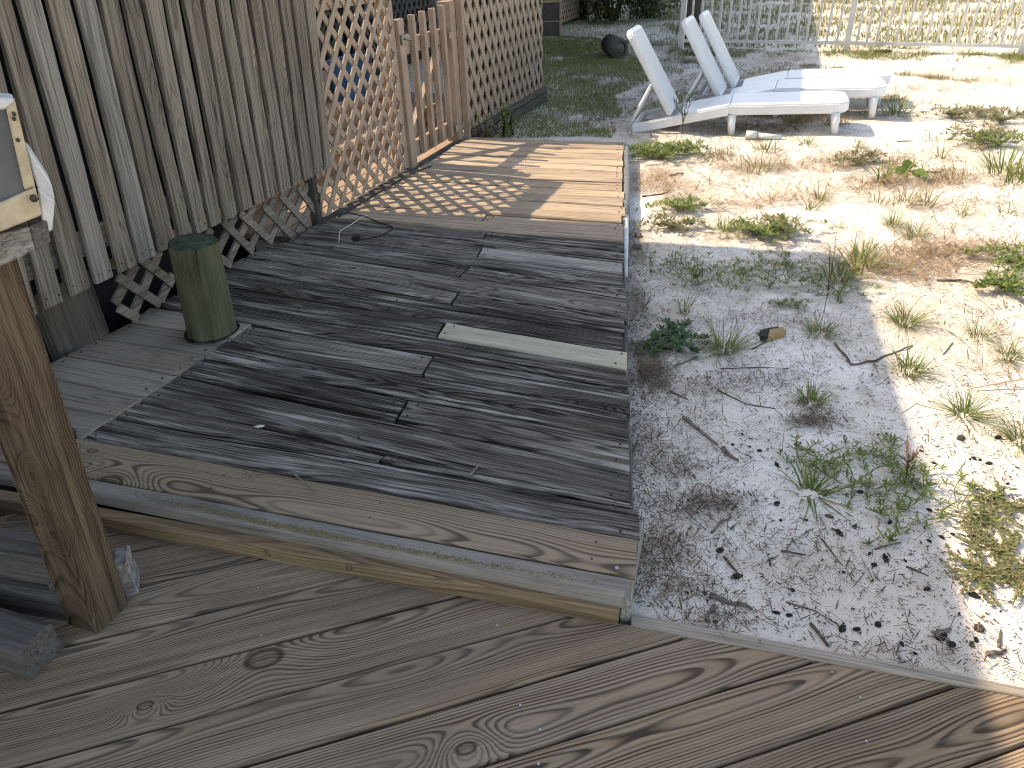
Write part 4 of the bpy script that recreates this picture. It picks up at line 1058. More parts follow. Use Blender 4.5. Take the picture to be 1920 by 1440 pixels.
# ------------------------------------------------------------------ white loungers
CHW = 0.56
def lounger_parts(root):
    pl = M['plastic']
    def frame_block(name, outline, z0, z1, rot=None, at=(0, 0, 0), wall=0.035, floor=True):
        me = prism_me(name, outline, z0, z1, pl, 0.012, 2)
        o = link(name, me, root)
        if rot is not None: o.matrix_local = Matrix.Translation(at) @ Matrix.Rotation(rot, 4, 'Y')
        return o
    r = 0.13
    front = [(-0.028, 0.0)] + [(0.865 - r + r * math.sin(t), r - r * math.cos(t)) for t in np.linspace(0, math.pi / 2, 7)] + \
            [(0.865 - r + r * math.cos(t), CHW - r + r * math.sin(t)) for t in np.linspace(0, math.pi / 2, 7)] + [(-0.028, CHW)]
    frame_block('seat_frame', front, 0.165, 0.243)
    ri = 0.10
    ins = [(-0.015, 0.035)] + [(0.83 - ri + ri * math.sin(t), 0.035 + ri - ri * math.cos(t)) for t in np.linspace(0, math.pi / 2, 6)] + \
          [(0.83 - ri + ri * math.cos(t), CHW - 0.035 - ri + ri * math.sin(t)) for t in np.linspace(0, math.pi / 2, 6)] + [(-0.015, CHW - 0.035)]
    link('seat_panel', prism_me('seat_panel', ins, 0.244, 0.2475, pl, 0.0012), root)
    # head section, hinged at the joint and sagging to the ground
    hs = math.atan2(0.135, 0.77)
    Lh = 0.79
    hf = link('head_frame', None, root) if False else None
    m = Matrix.Translation((-0.034, 0, 0.243)) @ Matrix.Rotation(-hs, 4, 'Y')
    for y0, y1 in ((0.0, 0.04), (CHW - 0.04, CHW)):
        o = link('head_rail', box_me('head_rail', -Lh, 0.0, y0, y1, -0.078, 0.0, pl, 0.012, 2), root); o.matrix_local = m
    o = link('head_end', box_me('head_end', -Lh, -Lh + 0.045, 0.041, CHW - 0.041, -0.078, 0.0, pl, 0.012, 2), root); o.matrix_local = m
    o = link('seat_panel', box_me('seat_panel', -0.40, 0.0045, 0.041, CHW - 0.041, -0.02, 0.001, pl, 0.0012), root); o.matrix_local = m
    # curved tray under the backrest
    tv, tf = [], []
    n = 12
    for i in range(n + 1):
        a = math.pi * i / n
        for (rr, z) in ((0.225, -0.012), (0.20, -0.05), (0.17, -0.062)):
            tv.append((-0.43 - rr * 1.25 * math.sin(a), CHW / 2 - rr * math.cos(a) * 0.97, z))
    for i in range(n):
        for j in range(2):
            tf.append((i * 3 + j, i * 3 + j + 1, i * 3 + 4 + j, i * 3 + 3 + j))
    o = link('tray_rim', mesh('tray_rim', tv, tf, M['plastic_dirty'], smooth=True), root); o.matrix_local = m
    o = link('tray', prism_me('tray', [(-0.43 - 0.26 * math.sin(math.pi * i / n), CHW / 2 - 0.2 * math.cos(math.pi * i / n)) for i in range(n + 1)], -0.075, -0.062, M['plastic_dirty']), root); o.matrix_local = m
    # backrest: rounded slab with a woven field
    ba = R(61)
    Lb, wb, rc = 0.735, 0.54, 0.07
    y0 = (CHW - wb) / 2
    bo = [(0, y0)] + [(Lb - rc + rc * math.sin(t), y0 + rc - rc * math.cos(t)) for t in np.linspace(0, math.pi / 2, 6)] + \
         [(Lb - rc + rc * math.cos(t), y0 + wb - rc + rc * math.sin(t)) for t in np.linspace(0, math.pi / 2, 6)] + [(0, y0 + wb)]
    mb = Matrix.Translation((-0.475, 0, 0.185)) @ Matrix.Rotation(-(math.pi - ba), 4, 'Y')
    # its outline lies in the slab plane; thickness on the rear side
    back = link('backrest', prism_me('backrest', bo, -0.0, 0.045, pl, 0.012, 2), root); back.matrix_local = mb
    rc2 = 0.05
    bi = [(0.03, y0 + 0.04)] + [(Lb - 0.035 - rc2 + rc2 * math.sin(t), y0 + 0.04 + rc2 - rc2 * math.cos(t)) for t in np.linspace(0, math.pi / 2, 5)] + \
         [(Lb - 0.035 - rc2 + rc2 * math.cos(t), y0 + wb - 0.04 - rc2 + rc2 * math.sin(t)) for t in np.linspace(0, math.pi / 2, 5)] + [(0.03, y0 + wb - 0.04)]
    wv = link('woven_field', prism_me('woven_field', bi, -0.0025, -0.0002, M['weave']), back)
    # props behind the backrest
    for y in (0.045, CHW - 0.045):
        link('prop', tube_me('prop', [(-0.66, y, 0.40), (-0.86, y, 0.045)], 0.014, pl, 8), root)
    link('prop_bar', tube_me('prop_bar', [(-0.655, 0.03, 0.405), (-0.655, CHW - 0.03, 0.405)], 0.012, pl, 8), root)
    # legs
    for x in (0.0, 0.78):
        for y in (0.035, CHW - 0.035):
            lg = tube_me('leg', [(x - 0.006 if x < 0.5 else x - 0.012, y, 0.168), (x, y, 0.0)], [0.036, 0.026], pl, 12)
            link('leg', lg, root)
def weave_material():
    q = NT('woven_plastic')
    p = q.obj()
    x, y, z = q.sep(p)
    a = q.math('SINE', q.math('MULTIPLY', x, 420.0)); b = q.math('SINE', q.math('MULTIPLY', y, 420.0))
    h = q.math('MULTIPLY', a, b)
    h2 = q.math('GREATER_THAN', h, 0.35)
    col = q.mix(h2, (0.70, 0.71, 0.70), (0.50, 0.50, 0.48))
    st = q.ramp(q.noise(p, 6.0, 4.0), [(0.5, 0.0), (0.75, 1.0)])
    col = q.mix(q.math('MULTIPLY', st, 0.35), col, (0.52, 0.47, 0.36))
    q.bump(h, 0.002, 1.0)
    return q.done(col, 0.45, 0.4)
M['weave'] = weave_material()
ch_u = R(-7.4)
c0 = np.array([1.853, 6.029]); cu = np.array([math.cos(ch_u), math.sin(ch_u)]); cn = np.array([-cu[1], cu[0]])
labels = ['nearest white plastic lounger, its sagging head end resting on the sand', 'middle white plastic lounger of the row, standing between the other two', 'farthest white plastic lounger, next to the white picket fence']
proto = thing('sun_lounger', labels[0], 'lounger', (0, 0, 0), 'white loungers on the sand')
lounger_parts(proto)
chairs = [proto]
def copy_tree(o, parent=None):
    c = o.copy(); COL.objects.link(c)
    if parent is not None: c.parent = parent
    for ch in list(o.children): copy_tree(ch, c)
    return c
for i in (1, 2):
    c = copy_tree(proto); c['label'] = labels[i]; chairs.append(c)
for c, (p, yaw) in zip(chairs, (((1.86, 6.055), -18.5), ((2.42, 6.66), -21.5), ((2.70, 7.17), -20.5))):
    c.location = (p[0], p[1], ZS + 0.0); c.rotation_euler = (0, -0.042, R(yaw))
    # local y runs away from the camera
pf = thing('pipe_fitting', 'grey white plastic pipe piece lying in front of the nearest lounger', 'pipe', (1.9397, 5.9233, -0.0000))
o_ = (1.9397, 5.9233, -0.0000); e_ = (2.1951, 5.8231, -0.0000)
d_ = Vector((e_[0] - o_[0], e_[1] - o_[1], 0)); L_ = d_.length; d_.normalize()
link('collar', tube_me('collar', [(0, 0, 0.022), tuple(d_ * (L_ * 0.3)) [:2] + (0.022,)], 0.033, M['plastic_dirty'], 12), pf)
link('tube', tube_me('tube', [tuple(d_ * (L_ * 0.29))[:2] + (0.02,), tuple(d_ * L_)[:2] + (0.012,)], [0.024, 0.02], M['plastic_dirty'], 12), pf)

# ------------------------------------------------------------------ white picket fence at the back
wf = thing('picket_fence', 'long white metal picket fence behind the loungers', 'fence')
fp = [Vector((2.66, 11.55, ZS)), Vector((4.67, 10.58, ZS)), Vector((6.43, 9.63, ZS)), Vector((8.3, 8.65, ZS))]
FH = 1.15
def bar(name, a, b, w_, d_, parent, mat):
    a, b = Vector(a), Vector(b)
    L = (b - a).length
    me = box_me(name, 0, L, -w_ / 2, w_ / 2, -d_ / 2, d_ / 2, mat)
    o = link(name, me, parent)
    x = (b - a).normalized(); up = Vector((0, 0, 1)) if abs(x.z) < 0.9 else Vector((fd.x, fd.y, 0))
    y = up.cross(x).normalized(); z = x.cross(y)
    o.matrix_local = Matrix(((x.x, y.x, z.x, a.x), (x.y, y.y, z.y, a.y), (x.z, y.z, z.z, a.z), (0, 0, 0, 1)))
    return o
fd = (fp[-1] - fp[0]).normalized()
pk_me = None
for i in range(len(fp)):
    bar('post', fp[i] + Vector((0, 0, -0.1)), fp[i] + Vector((0, 0, FH + 0.08)), 0.07, 0.07, wf, M['fence'])
    if i == len(fp) - 1: break
    a, b = fp[i], fp[i + 1]
    d = (b - a); L = d.length; d.normalize()
    for z in (0.115, FH - 0.12):
        bar('rail', a + d * 0.032 + Vector((0, 0, z)), b - d * 0.032 + Vector((0, 0, z)), 0.034, 0.040, wf, M['fence'])
    np_ = 16
    for k in range(np_):
        c = a + d * (L * (k + 1) / (np_ + 1))
        bar('picket', c + Vector((0, 0, 0.1315)), c + Vector((0, 0, FH - 0.1365)), 0.027, 0.027, wf, M['fence'])
tm = thing('fence_timber', 'dark weathered wooden post standing behind the fence corner', 'post')
bar('post_shaft', Vector((2.93, 12.0, -0.1)), Vector((2.95, 12.05, 1.5)), 0.24, 0.20, tm, M['dark'])

# ------------------------------------------------------------------ far corner: lattice, box, log, shrub
fl = thing('far_lattice', 'dark lattice panel of the house far beyond the tan lattice corner', 'lattice', mat4=WL)
o = joined_lattice('slats', lattice(fl, 14.0, 19.5, 0.02, 1.3, 4.2, 0.15, 0.8, 0.06, M['tan_dull'], joined=True), 0.008, M['tan_dull'], fl); o['kind'] = 'stuff'
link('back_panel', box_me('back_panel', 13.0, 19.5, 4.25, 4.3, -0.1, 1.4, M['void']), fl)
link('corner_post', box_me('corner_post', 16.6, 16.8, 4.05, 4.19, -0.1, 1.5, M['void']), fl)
fb = thing('utility_box', 'small weathered wooden box standing beyond the lattice corner', 'box', ((0.9066, 14.1383, -0.0200)[0], (0.9066, 14.1383, -0.0200)[1], ZS))
for (nm, q) in (('box_body', (-0.30, 0.16, -0.18, 0.18, 0.0, 0.22)), ('box_body', (-0.30, 0.16, -0.18, 0.18, 0.245, 0.52)), ('box_lid', (-0.34, 0.20, -0.22, 0.22, 0.522, 0.56)), ('corner_post', (0.162, 0.20, -0.20, -0.155, 0.0, 0.521)), ('mid_shelf', (-0.31, 0.165, -0.19, 0.19, 0.222, 0.243))):
    link(nm, box_me(nm, *q, M['tan_dull'] if nm != 'box_body' else M['darklat'], 0.004), fb)
lgp = (1.6490, 10.8405, -0.0200)
lg = thing('log', 'short dark log lying on its side in the grass behind the loungers', 'log', (lgp[0], lgp[1], ZS + 0.125))
tl2 = [Vector((0, 0, 0)), Vector((-0.02, 0.25, 0)), Vector((-0.05, 0.55, 0.005))]
link('log_body', tube_me('log_body', tl2, [0.13, 0.135, 0.13], M['dark'], 18), lg)
v_, f_ = [], []
for j in range(18):
    a = 2 * math.pi * j / 18
    v_.append((0.1 * math.cos(a), -0.002, 0.1 * math.sin(a)))
v_.append((0, 0.03, 0))
link('hollow_end', mesh('hollow_end', v_, [(j, (j + 1) % 18, 18) for j in range(18)], M['black']), lg)
tag(link('brick', box_me('brick', -0.1, 0.1, -0.045, 0.045, 0.0, 0.05, M['char'], 0.006, 1), None, loc=(5.02, 10.28, ZS)), 'small dark block lying on the sand at the foot of the white fence', 'block')

# ------------------------------------------------------------------ plants
def blades(base, az, tilt, L, w, curl, rows=4, prof='blade'):
    """vectorised bent blades; returns verts (n*rows*2,3), quads"""
    n = len(az)
    t = np.linspace(0, 1, rows)[None, :]
    tl, LL, cc, ww = tilt[:, None], L[:, None], curl[:, None], w[:, None]
    h = LL * (np.sin(tl) * t + cc * t * t * 0.6)
    v = LL * (np.cos(tl) * t - cc * t * t * 0.45)
    v = np.where(v < 0.002, 0.002 + 0.05 * np.abs(v), v)
    if prof == 'blade': pw = np.maximum((1 - t) ** 0.6, 0.06)
    elif prof == 'leaf': pw = np.maximum(np.sin(np.pi * (0.06 + 0.92 * t)) ** 0.8, 0.05)
    else: pw = np.maximum(np.sin(np.pi * (0.12 + 0.8 * t)) ** 0.35, 0.3)
    ca, sa = np.cos(az)[:, None], np.sin(az)[:, None]
    cx, cy, cz = base[:, 0:1] + ca * h, base[:, 1:2] + sa * h, base[:, 2:3] + v
    hw = 0.5 * ww * pw
    A = np.stack([cx - sa * hw, cy + ca * hw, cz], -1); B = np.stack([cx + sa * hw, cy - ca * hw, cz], -1)
    V = np.stack([A, B], 2).reshape(-1, 3)
    i0 = (np.arange(n) * rows * 2)[:, None] + (np.arange(rows - 1) * 2)[None, :]
    Q = np.stack([i0, i0 + 1, i0 + 3, i0 + 2], -1).reshape(-1, 4)
    return V, Q
def join(parts):
    vs, qs, b = [], [], 0
    for v, q in parts:
        vs.append(v); qs.append(q + b); b += len(v)
    return np.concatenate(vs), np.concatenate(qs)
GR = np.random.RandomState(11)
def tuft(pos, label, nb=90, L=0.11, w=0.0032, spread=0.028, mat='tuft', lean=0.75, group='grass tufts on the sand', name='grass_tuft', stalks=0, cat='grass tuft'):
    x, y = pos[:2]
    a = GR.uniform(0, 2 * np.pi, nb); rr = spread * np.sqrt(GR.uniform(0, 1, nb))
    base = np.stack([rr * np.cos(a), rr * np.sin(a), np.zeros(nb) - 0.004], -1)
    az = a + GR.normal(0, 0.5, nb)
    tilt = np.clip(np.abs(GR.normal(lean, 0.32, nb)), 0.05, 1.45)
    LL = L * GR.uniform(0.45, 1.15, nb)
    p = [blades(base, az, tilt, LL, w * GR.uniform(0.7, 1.3, nb), GR.uniform(0.1, 0.7, nb))]
    if stalks:
        a2 = GR.uniform(0, 2 * np.pi, stalks)
        p.append(blades(np.zeros((stalks, 3)), a2, GR.uniform(0.1, 0.5, stalks), L * GR.uniform(1.5, 2.4, stalks), np.full(stalks, 0.002), GR.uniform(0, 0.3, stalks), rows=5))
    v, q = join(p)
    o = link(name, fast_mesh(name, v, q, M[mat]), None, loc=(x, y, zs(x, y)))
    return tag(o, label, cat, group)
def weed(pos, label, nst=9, reach=0.16, leaf=0.032, lw=0.24, mat='weed', up=0.35, dens=0.022, group='creeping weeds on the sand', name='weed', elong=(1, 1, 0), cat='weed', whorl=3):
    """low runners from one root, whorls of narrow leaves along them"""
    x, y = pos[:2]
    lb, laz, lt, ll, st = [], [], [], [], []
    ang = elong[2]
    for s in range(nst):
        a = 2 * math.pi * s / nst + GR.uniform(-0.4, 0.4)
        p = np.array([GR.normal(0, 0.012), GR.normal(0, 0.012), 0.004])
        L = reach * GR.uniform(0.45, 1.1)
        n = max(2, int(L / dens)); h = 0.0
        run = [p.copy()]
        for k in range(n):
            a += GR.normal(0, 0.28)
            stp = np.array([math.cos(a) * elong[0], math.sin(a) * elong[1], 0])
            stp = np.array([stp[0] * math.cos(ang) - stp[1] * math.sin(ang), stp[0] * math.sin(ang) + stp[1] * math.cos(ang), 0])
            p = p + stp * dens
            p[2] = 0.004 + up * reach * 0.35 * math.sin(math.pi * min(1, (k + 1) / n * 0.8)) * GR.uniform(0.6, 1.2)
            run.append(p.copy())
            b0 = GR.uniform(0, 6.28)
            for j in range(whorl):
                lb.append(p + np.array([0, 0, 0.001])); laz.append(b0 + j * 2 * math.pi / whorl + GR.normal(0, 0.3))
                lt.append(np.clip(GR.normal(1.0, 0.3), 0.2, 1.5)); ll.append(leaf * GR.uniform(0.5, 1.15) * (1.1 if k < n - 1 else 0.8))
        for b0 in np.arange(0, 6.28, 1.05):        # a rosette at the tip
            lb.append(p); laz.append(b0 + GR.normal(0, 0.2)); lt.append(GR.uniform(0.5, 1.1)); ll.append(leaf * GR.uniform(0.7, 1.1))
        st.append(run)
    n = len(laz); ll = np.array(ll)
    v, q = blades(np.array(lb), np.array(laz), np.array(lt), ll, ll * lw * GR.uniform(0.8, 1.2, n), GR.uniform(0.1, 0.6, n), rows=4, prof='leaf')
    o = link(name, fast_mesh(name, v, q, M[mat]), None, loc=(x, y, zs(x, y)))
    tag(o, label, cat, group)
    sv, sq, b = [], [], 0
    for run in st:
        for i in range(len(run) - 1):
            p0, p1 = run[i], run[i + 1]
            d = p1 - p0; s = np.array([-d[1], d[0], 0]); s = s / (np.linalg.norm(s) + 1e-6) * 0.0011
            sv += [p0 - s, p0 + s, p1 + s, p1 - s]; sq.append([b, b + 1, b + 2, b + 3]); b += 4
    link('stems', fast_mesh('stems', np.array(sv), np.array(sq), M['stem']), o)['kind'] = 'stuff'
    return o
def sprig(pos, label, h=0.2, n=40, mat='redsprig', lean=(0.1, 0.0), leaf=0.012, group=None, name='dry_sprig', cat='sprig', forks=4):
    x, y = pos[:2]
    o = None
    lb, laz, lt, ll = [], [], [], []
    stems = []
    for f in range(forks):
        a = GR.uniform(0, 6.28); sp = GR.uniform(0.05, 0.35) * h if f else 0
        t0 = GR.uniform(0.2, 0.6) if f else 0
        b0 = np.array([lean[0] * h * t0, lean[1] * h * t0, h * t0])
        e = np.array([lean[0] * h + sp * math.cos(a), lean[1] * h + sp * math.sin(a), h * GR.uniform(0.75, 1.0)])
        stems.append((b0, e))
        for k in range(n // forks):
            t = GR.uniform(0.25, 1)
            lb.append(b0 + (e - b0) * t); laz.append(GR.uniform(0, 6.28)); lt.append(GR.uniform(0.3, 1.0)); ll.append(leaf * GR.uniform(0.5, 1.2))
    ll = np.array(ll); m = len(ll)
    v, q = blades(np.array(lb), np.array(laz), np.array(lt), ll, ll * 0.22, GR.uniform(0, 0.4, m), rows=3, prof='leaf')
    o = link(name, fast_mesh(name, v, q, M[mat]), None, loc=(x, y, zs(x, y)))
    tag(o, label, cat, group)
    for i, (a, b) in enumerate(stems):
        link('stem', tube_me('stem', [a, (a + b) / 2 + np.array([0.004, 0.002, 0]), b], [0.0016, 0.0013, 0.0008], M['stem'], 4), o)
    return o

# tufts of grass, one by one
tuft((0.8476, 2.5160, -0.0200), 'big dark green tuft left of the black and tan wood scrap', 170, 0.15, 0.0034, 0.045)
tuft((1.2644, 2.6133, -0.0200), 'shaded tuft right of the black and tan wood scrap', 120, 0.11, 0.003, 0.04, lean=0.9)
tuft((1.0486, 2.1195, -0.0200), 'compact dark tuft alone in the middle of the shaded sand', 120, 0.085, 0.0036, 0.03)
tuft((0.7669, 2.8548, -0.0200), 'thin upright tuft above the dark leafy weed near the boardwalk', 34, 0.13, 0.003, 0.02, lean=0.35)
tuft((0.8640, 1.6315, -0.0200), 'long bladed clump at the left edge of the front weed patch', 46, 0.13, 0.006, 0.035, lean=0.9)
tuft((1.7186, 3.2879, -0.0200), 'broad bladed clump at the lit corner of the big shadow', 110, 0.17, 0.0075, 0.07, lean=0.75)
tuft((1.5742, 3.1700, -0.0200), 'grassy clump inside the shadow corner beside the broad bladed clump', 90, 0.15, 0.005, 0.07, lean=0.7)
tuft((1.6440, 2.6768, -0.0200), 'full sunlit tuft just right of the shadow edge, upper one of two', 150, 0.13, 0.0034, 0.04)
tuft((1.4797, 2.3009, -0.0200), 'full tuft at the end of the bent root on the shadow edge', 140, 0.12, 0.0034, 0.04)
tuft((1.8676, 2.5282, -0.0200), 'pale sunlit tuft standing left of the one at the right edge', 75, 0.11, 0.0028, 0.03)
tuft((1.8944, 2.3728, -0.0200), 'sunlit tuft at the right edge below the pale one', 95, 0.11, 0.0032, 0.035)
tuft((1.5229, 2.0073, -0.0200), 'spreading yellow green tuft above the grey stone', 110, 0.14, 0.0034, 0.03, lean=0.95, stalks=4)
tuft((1.6124, 1.8473, -0.0200), 'sunlit tuft cut by the right edge beside charcoal bits', 90, 0.12, 0.0034, 0.03, lean=0.9, stalks=3)
tuft((2.1471, 3.8494, -0.0200), 'dense sunlit tuft, left one of a touching pair', 100, 0.12, 0.0036, 0.035)
tuft((2.1655, 3.6422, -0.0200), 'dense sunlit tuft, right one of a touching pair', 120, 0.13, 0.0036, 0.05)
tuft((1.8248, 3.8351, -0.0200), 'sparse pale tuft left of the touching pair', 46, 0.11, 0.003, 0.03)
tuft((1.9381, 4.3600, -0.0200), 'small bright tuft just above another small one', 44, 0.11, 0.004, 0.025, lean=0.6)
tuft((1.8101, 4.1668, -0.0200), 'small tuft just below another small one', 44, 0.12, 0.004, 0.03, lean=0.6)
tuft((1.2110, 3.8556, -0.0200), 'yellow green tuft at the left end of the sunlit weed patch', 80, 0.14, 0.004, 0.035, lean=0.6)
tuft((1.7838, 5.0620, -0.0200), 'wispy tuft in the dry straw near the loungers', 60, 0.2, 0.006, 0.12, lean=0.7)
tuft((2.6446, 5.4545, -0.0200), 'small tuft below the front legs of the loungers', 36, 0.13, 0.005, 0.03)
tuft((3.0764, 5.1211, -0.0200), 'few upright blades standing alone on the bright sand', 14, 0.18, 0.006, 0.03, lean=0.4)
tuft((2.5898, 3.9603, -0.0200), 'thin pale tuft alone on bare bright sand at the right', 34, 0.12, 0.0035, 0.03)
tuft((2.8369, 3.9481, -0.0200), 'thin tuft near the right edge level with the pale lone one', 40, 0.15, 0.0035, 0.04, lean=0.9)
tuft((3.2951, 4.7408, -0.0200), 'tall coarse clump near the upper right edge', 80, 0.28, 0.008, 0.12, lean=0.6)
tuft((3.2922, 4.5769, -0.0200), 'coarse clump cut by the upper right edge', 60, 0.2, 0.008, 0.1, lean=0.7)
tuft((2.5007, 4.1896, -0.0200), 'upright blades, right of the row below the round leaves', 26, 0.17, 0.006, 0.05, lean=0.5, mat='tuft_dry')
tuft((2.3789, 4.2265, -0.0200), 'upright blades, middle of the row below the round leaves', 36, 0.17, 0.006, 0.07, lean=0.5, mat='tuft_dry')
tuft((2.2553, 4.2639, -0.0200), 'upright blades, left of the row below the round leaves', 26, 0.14, 0.005, 0.05, lean=0.6, mat='tuft_dry')
tuft((2.4808, 4.6690, -0.0200), 'broad dark bladed clump beside the round leaves', 46, 0.15, 0.012, 0.06, lean=0.8)
tuft((3.4780, 6.6073, -0.0200), 'bushy clump beside the foot end of the middle lounger', 90, 0.26, 0.007, 0.12, lean=0.7)
tuft((1.9864, 5.5300, -0.0200), 'green blades just in front of the plastic pipe piece', 70, 0.16, 0.006, 0.10, lean=0.7)
tuft((2.3263, 5.6240, -0.0200), 'low tuft in front of the nearest lounger, right of the pipe piece', 50, 0.14, 0.005, 0.06)
tuft((2.2435, 2.9788, -0.0200), 'thin stalky tuft among the weeds at the right edge', 30, 0.14, 0.004, 0.05, lean=0.5)
tuft((1.7868, 2.6200, -0.0200), 'single bent blades lying on the sunlit sand', 7, 0.10, 0.005, 0.02, lean=1.0)
# weeds
weed((0.6619, 2.5999, -0.0200), 'dark leafy weed spreading beside the boardwalk edge', 18, 0.15, 0.026, 0.42, 'weed_dark', 0.5, 0.018, whorl=4)
weed((0.5491, 2.5411, -0.0200), 'smaller dark leafy weed touching the boardwalk edge', 10, 0.10, 0.026, 0.42, 'weed_dark', 0.4, 0.018, whorl=4)
for i, (p, lb) in enumerate((((0.8196, 3.3481, -0.0200), 'leftmost creeping weed inside the far shadow edge'), ((0.9398, 3.2349, -0.0200), 'creeping weed second from the left in the shaded band'),
        ((0.8654, 3.1154, -0.0200), 'sparse creeping weed lowest at the left of the shaded band'), ((1.1414, 3.2471, -0.0200), 'creeping weed in the middle of the shaded band'), ((1.2041, 3.0819, -0.0200), 'creeping weed below the middle of the shaded band'),
        ((1.3629, 3.2912, -0.0200), 'dense creeping weed right of the middle of the shaded band'), ((1.4293, 3.1212, -0.0200), 'dense creeping weed near the shadow corner'), ((1.2317, 2.8766, -0.0200), 'small bright weed below the shaded band'),
        ((1.4789, 2.9657, -0.0200), 'creeping weed at the right end of the shaded band'))):
    weed(p, lb, 12, 0.19 if i != 7 else 0.07, 0.026, 0.22, 'weed', 0.7, 0.022, elong=(1.35, 0.8, 0), whorl=3)
for p, lb in (((1.0082, 1.6842, -0.0200), 'creeping weed at the heart of the front weed patch'), ((0.9571, 1.7656, -0.0200), 'runner weed reaching up left from the front weed patch'), ((1.0737, 1.6185, -0.0200), 'creeping weed low in the front weed patch'),
              ((1.1838, 1.7508, -0.0200), 'creeping weed at the upper right of the front weed patch'), ((1.1281, 1.8090, -0.0200), 'creeping weed at the top of the front weed patch'), ((1.1818, 1.6482, -0.0200), 'creeping weed crossing the shadow edge'),
              ((0.8798, 1.7707, -0.0200), 'thin runner weed at the far left of the front weed patch'), ((1.0555, 1.4835, -0.0200), 'star shaped weed tip at the lower end of the front weed patch'), ((1.2592, 1.5601, -0.0200), 'sunlit runner weed right of the shadow edge')):
    weed(p, lb, 7, 0.14, 0.025, 0.22, 'weed', 0.35, 0.024, whorl=3)
for p, lb, sz, mt in (((1.1701, 5.4222, -0.0200), 'bright green weed clump at the far corner of the boardwalk', 0.27, 'weed'), ((1.0685, 5.5170, -0.0200), 'bright weed clump touching the far right corner of the boardwalk', 0.2, 'weed'),
                  ((1.3832, 5.5794, -0.0200), 'bright weed clump right of the boardwalk corner', 0.2, 'weed'),
                  ((1.0530, 4.2131, -0.0200), 'sunlit weed beside the boardwalk, above a dry brown patch', 0.16, 'weed'), ((0.9372, 3.9058, -0.0200), 'dry brown weed mat just below the sunlit weed', 0.14, 'mat'),
                  ((1.3461, 3.7457, -0.0200), 'wide sunlit weed patch above the shadow edge, left half', 0.18, 'weed'), ((1.4989, 3.7700, -0.0200), 'wide sunlit weed patch above the shadow edge, right half', 0.18, 'mat'),
                  ((2.4353, 3.2121, -0.0200), 'sunlit weed at the right edge, middle height', 0.18, 'weed'), ((2.2154, 2.9521, -0.0200), 'sunlit weed low at the right edge', 0.14, 'weed'),
                  ((2.4835, 5.0971, -0.0200), 'pale weed beside brown needles below the loungers', 0.2, 'mat'), ((3.5356, 5.5215, -0.0200), 'flat weed strip on the bright sand at the upper right', 0.25, 'mat'),
                  ((3.6103, 5.3433, -0.0200), 'weed with upright blades at the upper right', 0.22, 'weed'), ((3.8483, 6.3977, -0.0200), 'small flat weed right of the loungers', 0.22, 'mat'), ((4.1016, 6.1341, -0.0200), 'small flat weed farther right of the loungers', 0.25, 'mat'), ((4.1199, 6.4338, -0.0200), 'green and brown weed behind the small flat ones', 0.2, 'mat')):
    weed(p, lb, 20, sz * 1.1, 0.036, 0.24, mt, 0.75, 0.021, elong=(1.3, 0.9, 0), whorl=4)
for k, (p, lb) in enumerate((((1.3837, 1.5525, -0.0200), 'upper mat of tiny pale leaves at the right edge'), ((1.2950, 1.4909, -0.0200), 'mat of tiny pale leaves left of the upper mat'), ((1.2471, 1.3605, -0.0200), 'middle mat of tiny pale leaves at the right edge'), ((1.1568, 1.2997, -0.0200), 'lower mat of tiny pale leaves near the shadow edge'), ((1.2338, 1.2598, -0.0200), 'lowest mat of tiny pale leaves at the right edge'))):
    weed(p, lb, 22, 0.12, 0.0085, 0.55, 'mat', 0.25, 0.0085, group='mats of tiny leaves at the right edge', name='leaf_mat', cat='leaf mat', whorl=4)
sprig((1.1525, 1.6625, -0.0200), 'reddish brown dry sprig leaning on the shadow edge', 0.16, 150, 'redsprig', (-0.1, 0.0), 0.013, forks=9)
sprig((1.1812, 1.6986, -0.0200), 'light green feathery sprig below the reddish one', 0.07, 60, 'tuft', (0.05, 0.0), 0.012, name='green_sprig', forks=2)
sprig((1.3586, 2.8107, -0.0200), 'tall thin wiry stem rising from the shaded tuft', 0.32, 70, 'weed_dark', (0.02, 0.1), 0.016, name='tall_weed', cat='weed', forks=7)
sprig((1.4488, 6.0244, -0.0200), 'tall bare dark weed standing in front of the nearest lounger', 0.36, 90, 'weed_dark', (0.02, 0.0), 0.045, name='tall_weed', cat='weed', forks=7)
sprig((1.6591, 3.1613, -0.0200), 'yellow green flower stalk lit in the shadow corner', 0.18, 60, 'tuft', (0.1, 0.0), 0.02, name='flower_stalk', cat='weed', forks=3)
